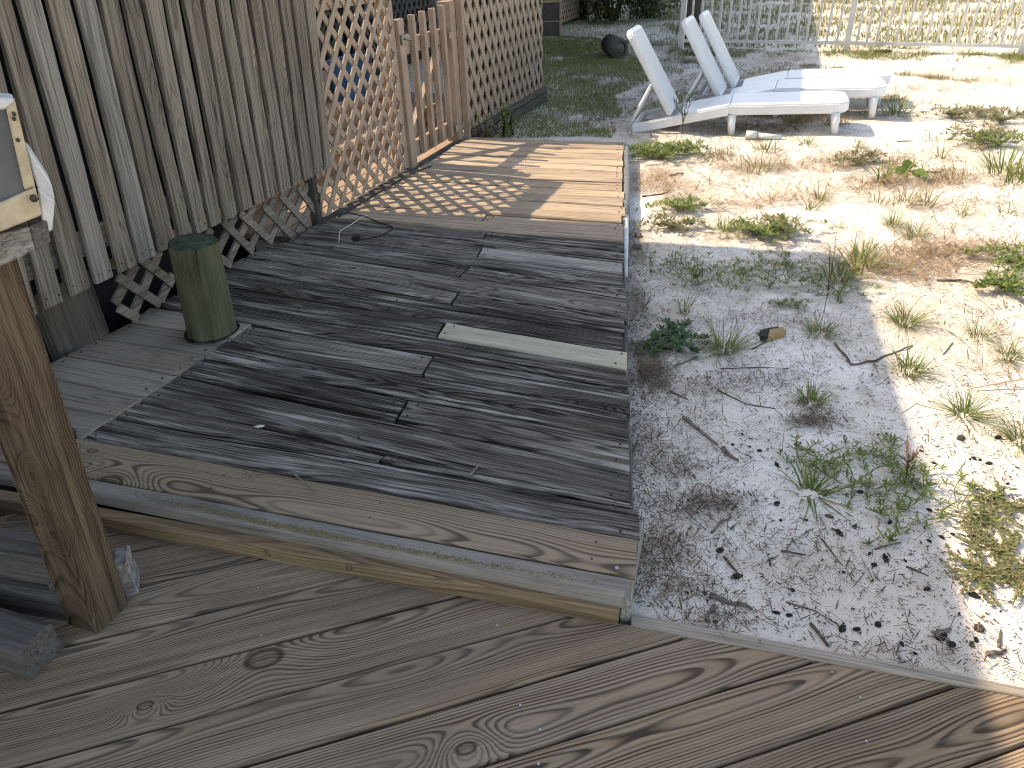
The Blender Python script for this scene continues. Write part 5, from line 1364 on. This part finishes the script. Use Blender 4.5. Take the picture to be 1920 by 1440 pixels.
# round leaved vine
vine = thing('round_leaf_vine', 'small vine with round green leaves on the bright sand', 'vine', ((2.6978, 4.8297, -0.0200)[0], (2.6978, 4.8297, -0.0200)[1], ZS))
o_ = (2.6978, 4.8297, -0.0200)
for i, (p, s) in enumerate((((2.6401, 4.7987, -0.0200), 0.04), ((2.6625, 4.7774, 0.0200), 0.038), ((2.6252, 4.7236, -0.0200), 0.036), ((2.7081, 4.6893, 0.0000), 0.042), ((2.7011, 4.6274, -0.0000), 0.034), ((2.6972, 4.7131, -0.0200), 0.034), ((2.6920, 4.7729, 0.0200), 0.038))):
    v = []
    ta, tb = GR.uniform(-0.6, 0.6), GR.uniform(0.2, 1.0)
    for j in range(10):
        a = 2 * math.pi * j / 10
        r_l = s * (1 - 0.25 * max(0, math.cos(a)) ** 6)
        v.append((p[0] - o_[0] + r_l * math.cos(a), p[1] - o_[1] + r_l * math.sin(a) * math.cos(tb), 0.03 + p[2] - ZS + r_l * math.sin(a) * math.sin(tb) + 0.2 * r_l * math.cos(a) * ta))
    v.append((p[0] - o_[0], p[1] - o_[1], 0.024 + p[2] - ZS))
    link('leaf', mesh('leaf', v, [(j, (j + 1) % 10, 10) for j in range(10)], M['weed']), vine)
link('stem', tube_me('stem', [(-0.12, -0.02, 0.01), (0, 0.0, 0.015), (0.2, -0.04, 0.01)], 0.006, M['stem'], 5), vine)
# shrub at the back and tufts round it
def leafy_mass(name, label, cat, c, rx, ry, rz, n, leaf, mat, trunk=True):
    t = thing(name, label, cat, (c[0], c[1], ZS))
    ncl = 26
    cl = np.stack([GR.normal(0, 0.42, ncl) * rx, GR.normal(0, 0.42, ncl) * ry, np.abs(GR.normal(0.45, 0.25, ncl)) * rz], -1)
    k = GR.randint(0, ncl, n)
    base = cl[k] + GR.normal(0, 0.13, (n, 3)) * np.array([rx, ry, rz])
    base[:, 2] = np.abs(base[:, 2])
    L = leaf * GR.uniform(0.5, 1.2, n)
    v, q = blades(base, GR.uniform(0, 6.28, n), GR.uniform(0.1, 1.5, n), L, L * 0.42, GR.uniform(0, 0.6, n), rows=3, prof='leaf')
    link('crown', fast_mesh('crown', v, q, mat), t)
    for j in range(7):
        a = GR.uniform(0, 6.28)
        link('branch', tube_me('branch', [(0.05 * math.cos(a), 0.05 * math.sin(a), 0), (0.3 * rx * math.cos(a), 0.3 * ry * math.sin(a), 0.5 * rz), (0.6 * rx * math.cos(a), 0.6 * ry * math.sin(a), 0.8 * rz)], [0.03 * rz, 0.02 * rz, 0.008 * rz], M['stem'], 5), t)
    return t
leafy_mass('shrub', 'dark green shrub at the back left of the yard', 'shrub', (2.3607, 16.4341, -0.0200), 1.0, 0.9, 1.1, 5200, 0.085, M['bush'])
leafy_mass('shrub', 'brownish shrub right of the dark green one at the back', 'shrub', (3.0966, 16.5941, -0.0200), 0.8, 0.7, 0.7, 3000, 0.08, M['bush'])
leafy_mass('shrub', 'low shrub far behind the white fence at the top right', 'shrub', (15.0, 24.0), 2.2, 1.4, 1.0, 3000, 0.16, M['bush'])
leafy_mass('lattice_weed', 'leafy weed climbing at the foot of the shaded lattice', 'weed', W(6.05, -2.15), 0.10, 0.10, 0.24, 200, 0.04, M['weed'])
leafy_mass('lattice_weed', 'low weed growing by the hinge post of the gate', 'weed', W(5.66, -2.2), 0.1, 0.08, 0.25, 160, 0.045, M['tuft_dry'])

# lawn in the shade beyond the boardwalk and thin grass beyond the fence
def scatter(n, poly, dens=None):
    xs = [p[0] for p in poly]; ys = [p[1] for p in poly]
    out = []
    P = np.array(poly)
    while sum(len(o) for o in out) < n:
        x = GR.uniform(min(xs), max(xs), n); y = GR.uniform(min(ys), max(ys), n)
        ins = np.zeros(n, bool)
        j = len(P) - 1
        for i in range(len(P)):
            c = ((P[i, 1] > y) != (P[j, 1] > y)) & (x < (P[j, 0] - P[i, 0]) * (y - P[i, 1]) / (P[j, 1] - P[i, 1] + 1e-12) + P[i, 0])
            ins ^= c; j = i
        if dens is not None: ins &= GR.uniform(0, 1, n) < dens(x, y)
        out.append(np.stack([x[ins], y[ins]], -1))
    return np.concatenate(out)[:n]
def patchy(sc, lo, hi, seed=0.0):
    def f(x, y):
        v = (np.sin(x * sc + 1.7 + seed) * np.sin(y * sc * 1.1 + 0.4 + seed) + 0.6 * np.sin(x * sc * 2.3 + y * sc * 1.7 + seed * 3) + 0.4 * np.sin(x * sc * 4.1 - y * sc * 3.7 + 2.0 + seed)) / 2.0
        return np.clip((v - lo) / (hi - lo), 0, 1)
    return f
def grass_field(name, pts, L, w, mat, lean=0.8):
    n = len(pts)
    base = np.stack([pts[:, 0], pts[:, 1], sand_z(pts[:, 0], pts[:, 1]) - 0.003], -1)
    v, q = blades(base, GR.uniform(0, 6.28, n), np.clip(np.abs(GR.normal(lean, 0.35, n)), 0.05, 1.45), L * GR.uniform(0.4, 1.2, n), w * GR.uniform(0.6, 1.3, n), GR.uniform(0.1, 0.7, n), rows=3)
    return tag(link(name, fast_mesh(name, v, q, M[mat]), None), kind='stuff')
lawn_poly = [(-0.0518, 6.4048, -0.0200)[:2], (0.9230, 6.1930, -0.0200)[:2], (1.1255, 7.1010, -0.0200)[:2], (1.1860, 8.0663, -0.0200)[:2], (1.7763, 8.9699, -0.0200)[:2], (1.9114, 10.6549, -0.0200)[:2], (1.6793, 13.5115, -0.0200)[:2], (0.7958, 14.1798, -0.0200)[:2], (0.3838, 8.1829, -0.0200)[:2]]
grass_field('lawn_grass', scatter(40000, lawn_poly, patchy(2.6, -0.85, -0.1, 0.3)), 0.06, 0.006, 'lawn')
grass_field('back_grass', scatter(26000, [(-0.5, 9.5), (2.6, 11.5), (6.0, 20), (8, 30), (-2, 30), (-1, 14)], patchy(1.3, -0.3, 0.5, 1.0)), 0.10, 0.010, 'lawn')
grass_field('fence_grass', scatter(60000, [(2.9, 11.8), (6.7, 9.9), (9, 8.8), (19, 19), (19, 27), (4, 27), (3.2, 16)], patchy(2.1, -0.6, 0.35, 2.2)), 0.14, 0.016, 'fence_blade')
grass_field('dune_grass', scatter(16000, [(4, 27), (19, 27), (40, 60), (4, 60)], patchy(0.6, -0.5, 0.4, 1.2)), 0.25, 0.05, 'fence_blade')
grass_field('fence_foot_grass', scatter(5200, [(2.3, 11.0), (6.5, 8.9), (6.8, 9.6), (2.6, 11.7)], patchy(2.2, -0.25, 0.5, 0.9)), 0.10, 0.007, 'tuft')
grass_field('yard_grass', scatter(9000, [(1.2, 4.6), (5.6, 3.4), (7.0, 8.0), (2.2, 10.6)], patchy(3.1, 0.35, 0.95, 4.0)), 0.075, 0.005, 'tuft_dry')

# ------------------------------------------------------------------ litter: needles, specks
def litter(name, pts, L, w, mat, tilt=(1.2, 1.5), lift=0.004, az=None):
    n = len(pts)
    base = np.stack([pts[:, 0], pts[:, 1], sand_z(pts[:, 0], pts[:, 1]) + lift * GR.uniform(0.1, 1, n)], -1)
    a = GR.uniform(0, 6.28, n) if az is None else az + GR.normal(0, 0.5, n)
    Ls = L * np.exp(GR.normal(0, 0.5, n)); 
    v, q = blades(base, a, GR.uniform(*tilt, n), Ls, w * np.exp(GR.normal(0, 0.4, n)), GR.uniform(-0.1, 0.1, n), rows=3, prof='stick')
    return tag(link(name, fast_mesh(name, v, q, M[mat]), None), kind='stuff')
ET = [WALK_R0[:2], WALK_R1[:2]]
def edge_dens(x, y):
    d = x - walk_right_x(y)
    return np.clip(0.9 * np.exp(-np.maximum(d, 0) / 0.09) + 0.10, 0, 1) * (d > -0.01)
near_poly = [(0.2764, 1.2159, -0.0200)[:2], (0.4989, 2.8107, -0.0200)[:2], (0.6862, 4.0452, -0.0200)[:2], (1.8730, 3.7261, -0.0200)[:2], (2.0320, 2.5744, -0.0200)[:2], (1.1459, 0.9427, -0.0200)[:2]]
near_poly = [(p[0] - 0.005, p[1] + 0.02) for p in near_poly]
mixd = patchy(5.0, -0.9, 0.9, 0.7)
litter('dark_specks', scatter(6500, near_poly, lambda x, y: mixd(x, y)), 0.005, 0.0022, 'speck', lift=0.003)
litter('dark_splinters', scatter(900, near_poly, lambda x, y: mixd(x, y)), 0.016, 0.0018, 'speck', lift=0.006)
litter('edge_litter', scatter(7500, near_poly, edge_dens), 0.022, 0.0016, 'litter', lift=0.022, tilt=(0.9, 1.55))
litter('edge_specks', scatter(6000, near_poly, edge_dens), 0.007, 0.0034, 'litter', lift=0.012)
def heap(name, px, rx, ry, n, L, w, mat, lift=0.02):
    pts = np.stack([px[0] + GR.normal(0, rx, n), px[1] + GR.normal(0, ry, n)], -1)
    pts = pts[pts[:, 0] > walk_right_x(pts[:, 1]) + 0.03]
    return pts
hp = []
for px, rx, ry, n in (((0.5152, 2.3540, -0.0200), 0.05, 0.09, 1800), ((0.5719, 1.6019, -0.0200), 0.06, 0.035, 420), ((0.3955, 1.4180, -0.0200), 0.05, 0.05, 420), ((0.5083, 1.5942, -0.0200), 0.09, 0.03, 320), ((0.7331, 2.2220, -0.0200), 0.12, 0.05, 420), ((0.9070, 2.2839, -0.0200), 0.13, 0.05, 420),
                      ((1.0234, 1.9950, -0.0200), 0.045, 0.03, 350), ((0.9623, 1.9994, -0.0200), 0.04, 0.015, 160), ((1.1541, 2.7513, -0.0200), 0.14, 0.06, 420), ((0.8548, 2.7784, -0.0200), 0.12, 0.05, 240), ((0.3938, 1.2778, -0.0200), 0.07, 0.03, 320), ((0.4733, 1.1736, -0.0200), 0.09, 0.025, 320), ((0.4615, 1.8256, -0.0200), 0.05, 0.08, 320), ((0.5485, 1.7655, -0.0200), 0.06, 0.03, 180),
                      ((0.7350, 1.4494, -0.0200), 0.12, 0.04, 220), ((0.7954, 1.3101, -0.0200), 0.14, 0.05, 260), ((0.8660, 1.0637, -0.0200), 0.12, 0.03, 220), ((0.6755, 3.5436, -0.0200), 0.03, 0.12, 500), ((0.5757, 3.0238, -0.0200), 0.025, 0.15, 700)):
    hp.append(heap('', px, rx, ry, n, 0, 0, ''))
litter('dry_litter_heaps', np.concatenate(hp), 0.02, 0.0015, 'litter', lift=0.016, tilt=(0.95, 1.55))
hp = []
for px, rx, ry, n in (((2.4219, 4.6160, -0.0200), 0.30, 0.12, 700), ((2.8678, 4.6134, -0.0200), 0.30, 0.07, 500), ((2.7891, 4.1724, -0.0200), 0.26, 0.10, 420), ((2.1157, 3.3862, -0.0200), 0.26, 0.10, 1300), ((1.9056, 3.2010, -0.0200), 0.16, 0.08, 700), ((2.3430, 3.4347, -0.0200), 0.2, 0.08, 600),
                      ((2.6489, 5.1149, -0.0200), 0.3, 0.1, 520), ((1.7949, 5.1455, -0.0200), 0.3, 0.13, 1100), ((1.3441, 4.7073, -0.0200), 0.3, 0.10, 420), ((0.9518, 4.7624, -0.0200), 0.12, 0.2, 700), ((1.0871, 5.0010, -0.0200), 0.1, 0.1, 300), ((1.4658, 4.2938, -0.0200), 0.3, 0.07, 600), ((1.7674, 4.4159, -0.0200), 0.25, 0.09, 420),
                      ((5.2121, 7.7685, -0.0200), 0.8, 0.25, 500), ((4.5585, 7.7634, -0.0200), 0.9, 0.2, 400), ((2.6106, 4.6504, -0.0200), 0.25, 0.12, 500), ((2.3586, 5.2345, -0.0200), 0.3, 0.12, 350), ((1.7958, 2.2523, -0.0200), 0.10, 0.1, 120), ((2.3490, 3.7549, -0.0200), 0.2, 0.1, 350), ((2.3914, 6.6141, -0.0200), 0.5, 0.15, 700), ((2.8280, 6.5295, -0.0200), 0.3, 0.12, 400)):
    hp.append(heap('', px, rx, ry, n, 0, 0, ''))
litter('needle_litter', np.concatenate(hp), 0.05, 0.0028, 'needle', lift=0.02, tilt=(1.0, 1.55))
litter('yard_specks', scatter(14000, [(1.0, 3.6), (1.9, 3.4), (2.0, 1.2), (6, 3.5), (7, 9.5), (2.4, 11), (1.0, 6)], patchy(1.7, -0.7, 0.9, 3.0)), 0.014, 0.004, 'litter', lift=0.005)
litter('yard_needles', scatter(14000, [(1.0, 3.6), (1.9, 3.4), (2.0, 1.4), (6, 3.5), (7, 9.5), (2.4, 11), (1.0, 6)], patchy(1.9, -0.5, 0.9, 5.0)), 0.045, 0.0026, 'needle', lift=0.008)

shade_poly = [(0.7226, 6.3881, -0.0200)[:2], (1.1254, 6.0808, -0.0200)[:2], (2.3566, 5.8662, -0.0200)[:2], (4.0824, 10.6522, -0.0200)[:2], (2.7893, 11.9995, -0.0200)[:2], (1.8717, 14.3105, -0.0200)[:2], (1.0363, 14.6351, -0.0200)[:2]]
litter('shade_litter', scatter(14000, shade_poly, patchy(2.9, -0.8, 0.6, 6.0)), 0.03, 0.006, 'litter', lift=0.01)
grass_field('shade_grass', scatter(9000, shade_poly, patchy(2.2, 0.0, 0.7, 2.0)), 0.07, 0.006, 'lawn')

# ------------------------------------------------------------------ charcoal, stones, sticks
def chunk_me(name, seed, mat, flat=0.45):
    bm = bmesh.new()
    bmesh.ops.create_icosphere(bm, subdivisions=2, radius=1.0)
    rg = random.Random(seed)
    off = Vector((rg.uniform(0, 50), rg.uniform(0, 50), rg.uniform(0, 50)))
    ax = (1.0, rg.uniform(0.5, 0.85), flat)
    for v in bm.verts:
        s = 1 + 0.38 * mnoise.noise(v.co * 1.7 + off) + 0.2 * mnoise.noise(v.co * 4.0 + off)
        v.co = Vector((v.co.x * ax[0], v.co.y * ax[1], v.co.z * ax[2])) * s
    me = bpy.data.meshes.new(name); bm.to_mesh(me); bm.free()
    me.materials.append(mat)
    return me
CH = [chunk_me('charcoal_chunk', s, M['char']) for s in range(5)]
def chunk(p, r, me, label, group, name='charcoal_chunk', cat='charcoal'):
    o = link(name, me, None)
    o.location = (p[0], p[1], zs(p[0], p[1]) + r * 0.2)
    o.scale = (r, r, r); o.rotation_euler = (RNG.uniform(-.2, .2), RNG.uniform(-.2, .2), RNG.uniform(0, 6.28))
    return tag(o, label, cat, group)
LMARKS = [('the compact dark tuft', (1.0486, 2.1195, -0.0200)), ('the long bladed clump', (0.8640, 1.6315, -0.0200)), ('the smooth tan stick', (1.2060, 1.4062, -0.0200)), ('the long grey split stick', (0.6143, 1.9552, -0.0200)),
          ('the broad grey wood flake', (0.5151, 1.2320, -0.0200)), ('the grey brown stone', (1.4416, 1.8826, -0.0200)), ('the flat grey stone', (1.0657, 1.1283, -0.0200)), ('the dark curled bark', (0.9728, 1.1176, -0.0200)),
          ('the thin straight stick', (0.7289, 1.3993, -0.0200)), ('the star shaped weed tip', (1.0555, 1.4835, -0.0200)), ('the brown bark lump', (0.8768, 1.5334, -0.0200)), ('the tuft cut by the right edge', (1.6124, 1.8473, -0.0200)),
          ('the askew light brown stick', (0.6942, 1.1314, -0.0200)), ('the reddish dry sprig', (1.1525, 1.6625, -0.0200)), ('the short dark stick', (0.5527, 1.3568, -0.0200)), ('the bent dark root', (1.3831, 2.3774, -0.0200))]
ORD = ['', ', second nearest to it', ', third nearest to it', ', fourth nearest to it', ', fifth nearest to it', ', sixth nearest to it', ', seventh nearest to it']
def placed_labels(kind, pts):
    """say for each small thing beside which landmark it lies, and how near"""
    key = {}
    for i, p in enumerate(pts):
        nm, q = min(LMARKS, key=lambda l: (l[1][0] - p[0]) ** 2 + (l[1][1] - p[1]) ** 2)
        dx, dy = p[0] - q[0], p[1] - q[1]
        side = ('right of' if dx > 0 else 'left of') if abs(dx) > abs(dy) * 0.7 else ('beyond' if dy > 0 else 'in front of')
        key.setdefault((nm, side), []).append((math.hypot(dx, dy), i))
    out = [None] * len(pts)
    for (nm, side), lst in key.items():
        for k, (d, i) in enumerate(sorted(lst)):
            out[i] = kind + ' ' + side + ' ' + nm + (ORD[min(k, 6)] if k or len(lst) == 1 else ', nearest to it')
    return out
CP = [(0.5373, 1.4137, -0.0200), (0.5561, 1.3218, -0.0200), (0.6148, 1.1968, -0.0200), (0.6444, 1.1895, -0.0200), (0.7553, 1.1474, -0.0200), (0.7871, 1.1427, -0.0200), (0.8412, 1.1524, -0.0200), (0.8703, 1.0965, -0.0200), (0.8876, 1.0679, -0.0200), (0.6793, 1.2684, -0.0200), (0.4593, 1.2634, -0.0200), (0.4132, 1.2645, -0.0200), (0.4602, 1.1715, -0.0200), (0.7491, 1.9354, -0.0200), (0.7022, 1.8798, -0.0200), (0.7532, 1.8684, -0.0200), (0.7462, 1.5889, -0.0200), (0.7365, 1.5223, -0.0200), (0.8064, 1.5225, -0.0200), (0.8756, 1.4615, -0.0200), (0.9307, 1.4894, -0.0200), (1.0045, 1.4352, -0.0200), (0.9563, 1.3616, -0.0200), (0.9168, 1.3412, -0.0200), (0.9216, 1.3804, -0.0200), (1.0041, 1.3544, -0.0200), (1.0095, 1.2551, -0.0200), (0.9646, 1.1097, -0.0200), (0.9760, 1.0855, -0.0200), (1.0399, 1.0959, -0.0200), (1.1093, 1.2274, -0.0200), (1.0230, 1.0833, -0.0200), (0.8295, 1.3216, -0.0200), (1.3956, 1.6145, -0.0200), (0.9639, 1.6237, -0.0200), (1.0083, 1.6354, -0.0200), (1.0316, 1.4994, -0.0200), (1.1640, 1.5434, -0.0200), (1.1421, 1.4351, -0.0200), (1.1769, 1.4439, -0.0200), (1.1019, 1.4225, -0.0200), (1.2218, 1.4268, -0.0200), (1.2434, 1.7394, -0.0200), (1.2598, 1.8107, -0.0200), (1.2883, 1.8308, -0.0200), (1.4554, 1.7498, -0.0200), (1.4238, 1.7766, -0.0200), (1.4377, 1.7672, -0.0200), (1.4114, 1.7739, -0.0200), (1.2962, 1.7673, -0.0200), (1.5547, 1.8738, -0.0200), (1.5279, 1.7256, -0.0200), (1.2256, 1.9296, -0.0200), (1.1934, 1.9239, -0.0200), (0.9777, 1.7707, -0.0200), (0.8070, 1.7679, -0.0200), (0.7776, 1.8453, -0.0200), (0.8071, 1.5229, -0.0200), (0.7476, 1.5896, -0.0200), (1.4584, 1.6584, -0.0200), (1.3754, 1.5889, -0.0200)]
for p, r, lb in zip(CP, [0.013, 0.015, 0.009, 0.009, 0.013, 0.01, 0.01, 0.008, 0.006, 0.008, 0.007, 0.006, 0.007, 0.006, 0.007, 0.006, 0.009, 0.006, 0.006, 0.013, 0.008, 0.01, 0.014, 0.009, 0.007, 0.006, 0.01, 0.017, 0.012, 0.008, 0.013, 0.009, 0.006, 0.008, 0.009, 0.012, 0.008, 0.01, 0.009, 0.008, 0.008, 0.012, 0.006, 0.006, 0.006, 0.011, 0.009, 0.007, 0.006, 0.007, 0.012, 0.006, 0.006, 0.006, 0.007, 0.012, 0.009, 0.007, 0.011, 0.006, 0.007], placed_labels('black charcoal chunk', CP)):
    chunk(p, r, CH[RNG.randrange(5)], lb, 'charcoal chunks on the sand')
chunk((1.4416, 1.8826, -0.0200), 0.017, chunk_me('stone', 21, M['stone']), 'rounded grey brown stone on the sunlit sand below a tuft', None, 'stone', 'stone')
chunk((1.0657, 1.1283, -0.0200), 0.014, chunk_me('stone', 22, M['stone']), 'flat grey stone with a pale dot near the lower shadow edge', None, 'stone', 'stone')
chunk((0.8768, 1.5334, -0.0200), 0.012, chunk_me('stone', 23, M['chip']), 'small brown bark lump on the shaded sand', None, 'bark_lump', 'bark')
def stick(pts, r, mat, label, seed, name='stick', cat='stick', group=None):
    r *= 0.72
    q = [(p[0], p[1], zs(p[0], p[1]) + r * 0.8) for p in pts]
    return lying_twig(name, label, cat, q, r, M[mat], seed, group)
stick([(1.2893, 2.5234, -0.0200), (1.2886, 2.3605, -0.0200), (1.3831, 2.3774, -0.0200), (1.5239, 2.4592, -0.0200), (1.5889, 2.4978, -0.0200)], 0.0075, 'twig', 'bent dark root lying across the shadow edge', 4, 'root', 'root')
stick([(0.5751, 2.0335, -0.0200), (0.6108, 1.9554, -0.0200), (0.6515, 1.8752, -0.0200)], 0.009, 'chip', 'long grey split stick left of the dark wood bits', 5)
stick([(0.6631, 1.8543, -0.0200), (0.6784, 1.8057, -0.0200), (0.6966, 1.7935, -0.0200)], 0.010, 'twig', 'dark broken stub at the end of the long grey split stick', 6)
stick([(0.4689, 1.2565, -0.0200), (0.5151, 1.2320, -0.0200), (0.5593, 1.2048, -0.0200)], 0.012, 'chip', 'broad grey flake of wood near the deck trim', 7)
stick([(0.5422, 1.3901, -0.0200), (0.5609, 1.3228, -0.0200)], 0.006, 'twig', 'short dark stick pointing at a charcoal chunk', 8)
stick([(0.5305, 1.4821, -0.0200), (0.5663, 1.5231, -0.0200), (0.6006, 1.5387, -0.0200)], 0.006, 'chip', 'curved brown strip of bark on the shaded sand', 9)
stick([(0.6975, 1.4070, -0.0200), (0.7566, 1.3898, -0.0200)], 0.0045, 'twig', 'thin straight stick on the shaded sand', 10)
stick([(0.8985, 1.8700, -0.0200), (0.9279, 1.8337, -0.0200)], 0.007, 'twig', 'brown stick above the long bladed clump', 11)
stick([(0.9232, 1.7545, -0.0200), (0.9721, 1.6739, -0.0200)], 0.003, 'twig', 'thin runner stick through the front weed patch', 12)
stick([(1.1828, 1.4340, -0.0200), (1.2079, 1.4021, -0.0200), (1.2311, 1.3809, -0.0200)], 0.007, 'chip', 'smooth tan stick on the sunlit sand beside the leaf mats', 13)
stick([(0.6873, 1.1628, -0.0200), (0.7010, 1.0979, -0.0200)], 0.007, 'chip', 'light brown stick standing askew near the deck trim', 14)
stick([(0.4381, 1.1753, -0.0200), (0.4741, 1.2257, -0.0200)], 0.007, 'chip', 'pale sliver of wood beside the trim', 15)
stick([(0.9544, 1.1109, -0.0200), (0.9949, 1.1242, -0.0200)], 0.012, 'twig', 'dark curled bark piece by the lower shadow edge', 16)
stick([(1.0403, 1.0525, -0.0200), (1.0912, 1.0673, -0.0200)], 0.008, 'twig', 'brown stick near the lower right corner of the sand', 17)
stick([(1.0813, 1.0750, -0.0200), (1.1135, 1.1229, -0.0200)], 0.006, 'twig', 'thin upright twig lying near the lower right corner', 18)
stick([(0.8200, 1.4446, -0.0200), (0.8354, 1.3413, -0.0200)], 0.003, 'twig', 'hair thin root arching over the shaded sand', 19)
stick([(0.6495, 1.2301, -0.0200), (0.7135, 1.2018, -0.0200), (0.7506, 1.1597, -0.0200)], 0.0025, 'twig', 'thin curved root near the deck trim', 20)
stick([(1.0174, 2.6397, -0.0200), (1.0318, 2.5681, -0.0200), (0.9551, 2.5070, -0.0200)], 0.006, 'twig', 'brown root ends beside the black and tan scrap', 21)
stick([(0.7924, 2.3721, -0.0200), (0.9334, 2.3688, -0.0200), (1.0489, 2.3514, -0.0200)], 0.0035, 'twig', 'long thin twig below the big dark tuft', 22)
stick([(0.7378, 2.2034, -0.0200), (0.8156, 2.1092, -0.0200), (0.9068, 2.0754, -0.0200)], 0.0035, 'twig', 'long curved twig in the middle of the shaded sand', 23)
stick([(0.5675, 2.2163, -0.0200), (0.6218, 2.1584, -0.0200)], 0.004, 'twig', 'short twig near the boardwalk on the shaded sand', 24)
stick([(0.6228, 2.3857, -0.0200), (0.7376, 2.4814, -0.0200)], 0.006, 'chip', 'pale root from the big dark tuft towards the boardwalk', 25)
stick([(1.9849, 3.0839, -0.0200), (2.0808, 3.0556, -0.0200), (2.1572, 3.0174, -0.0200)], 0.009, 'twig', 'reddish brown dead leaf stalk on the sunlit sand', 26)
stick([(2.9826, 5.5815, -0.0200), (3.1099, 5.5769, -0.0200)], 0.006, 'twig', 'short brown twig with a knob on the bright sand', 27)
stick([(1.7516, 2.5064, -0.0200), (1.6725, 2.4251, -0.0200)], 0.004, 'chip', 'pale dry strip on the sunlit sand', 28)
stick([(2.1607, 3.3453, -0.0200), (2.2794, 3.4418, -0.0200)], 0.006, 'chip', 'light brown stick in the needle litter', 29)
stick([(1.1407, 4.9932, -0.0200), (1.2298, 4.9801, -0.0200)], 0.016, 'twig', 'reddish brown bark strip beside the boardwalk', 30)
stick([(0.8730, 4.5137, -0.0200), (0.9990, 4.5535, -0.0200), (1.0649, 4.6260, -0.0200)], 0.010, 'twig', 'dark branch lying close to the boardwalk', 31)
SPL = (((0.9967, 1.3325, -0.0200), (1.0337, 1.2973, -0.0200)), ((0.9433, 1.3971, -0.0200), (1.0262, 1.4225, -0.0200)), ((0.8646, 1.4839, -0.0200), (0.8807, 1.4514, -0.0200)), ((0.6528, 1.3742, -0.0200), (0.6867, 1.3918, -0.0200)), ((0.8021, 1.4353, -0.0200), (0.7941, 1.3956, -0.0200)), ((0.6536, 1.3551, -0.0200), (0.6600, 1.3835, -0.0200)))
for i, ((a, b), lb) in enumerate(zip(SPL, placed_labels('tiny brown splinter', [q[0] for q in SPL]))):
    stick([a, b], 0.004, 'twig', lb, 40 + i, 'splinter', 'splinter', 'splinters on the shaded sand')
# black and tan scrap
sc = thing('wood_scrap', 'black scrap with a tan split wood piece on the shaded sand', 'wood scrap', ((1.0381, 2.5676, -0.0200)[0], (1.0381, 2.5676, -0.0200)[1], ZS + 0.012))
o_ = (1.0381, 2.5676, -0.0200)
rel = lambda p, z: (p[0] - o_[0], p[1] - o_[1], z)
def slab(name, pts, z0, z1, mat):
    n = len(pts)
    v = [rel(p, z0) for p in pts] + [rel(p, z) for p, z in zip(pts, z1)]
    f = [tuple(range(n - 1, -1, -1)), tuple(range(n, 2 * n))] + [(i, (i + 1) % n, (i + 1) % n + n, i + n) for i in range(n)]
    return bevel_mesh(mesh(name, v, f, mat), 0.003, 1)
link('tan_piece', slab('tan_piece', [(1.0324, 2.5635, -0.0200), (1.1058, 2.5895, -0.0200), (1.1294, 2.6204, -0.0200), (1.1118, 2.6458, -0.0200), (1.0578, 2.6219, -0.0200)], -0.012, [0.012, 0.008, 0.008, 0.012, 0.016], M['tanwood']), sc)
link('black_piece', slab('black_piece', [(1.0066, 2.5703, -0.0200), (1.0304, 2.5636, -0.0200), (1.0542, 2.6175, -0.0200), (1.1133, 2.6505, -0.0200), (1.0647, 2.6500, -0.0200), (1.0195, 2.6252, -0.0200)], -0.012, [0.010, 0.013, 0.014, 0.010, 0.008, 0.012], M['char']), sc)
# dark debris caught under the boardwalk edge
for i, (p, r, wh) in enumerate((((0.4881, 2.5463, -0.0200), 0.025, 'nearest the dark leafy weed'), ((0.6578, 3.6221, -0.0200), 0.03, 'just inside the shadow edge'), ((0.6959, 3.8212, -0.0200), 0.028, 'by the end of the grey pipe'))):
    chunk((p[0] + 0.03, p[1]), r, chunk_me('bark_lump', 30 + i, M['twig'], 0.6), 'dark brown bark lump against the boardwalk edge, ' + wh, 'bark lumps at the boardwalk edge', 'bark_lump', 'bark')
for me in bpy.data.meshes:
    if me.users == 0:
        bpy.data.meshes.remove(me)
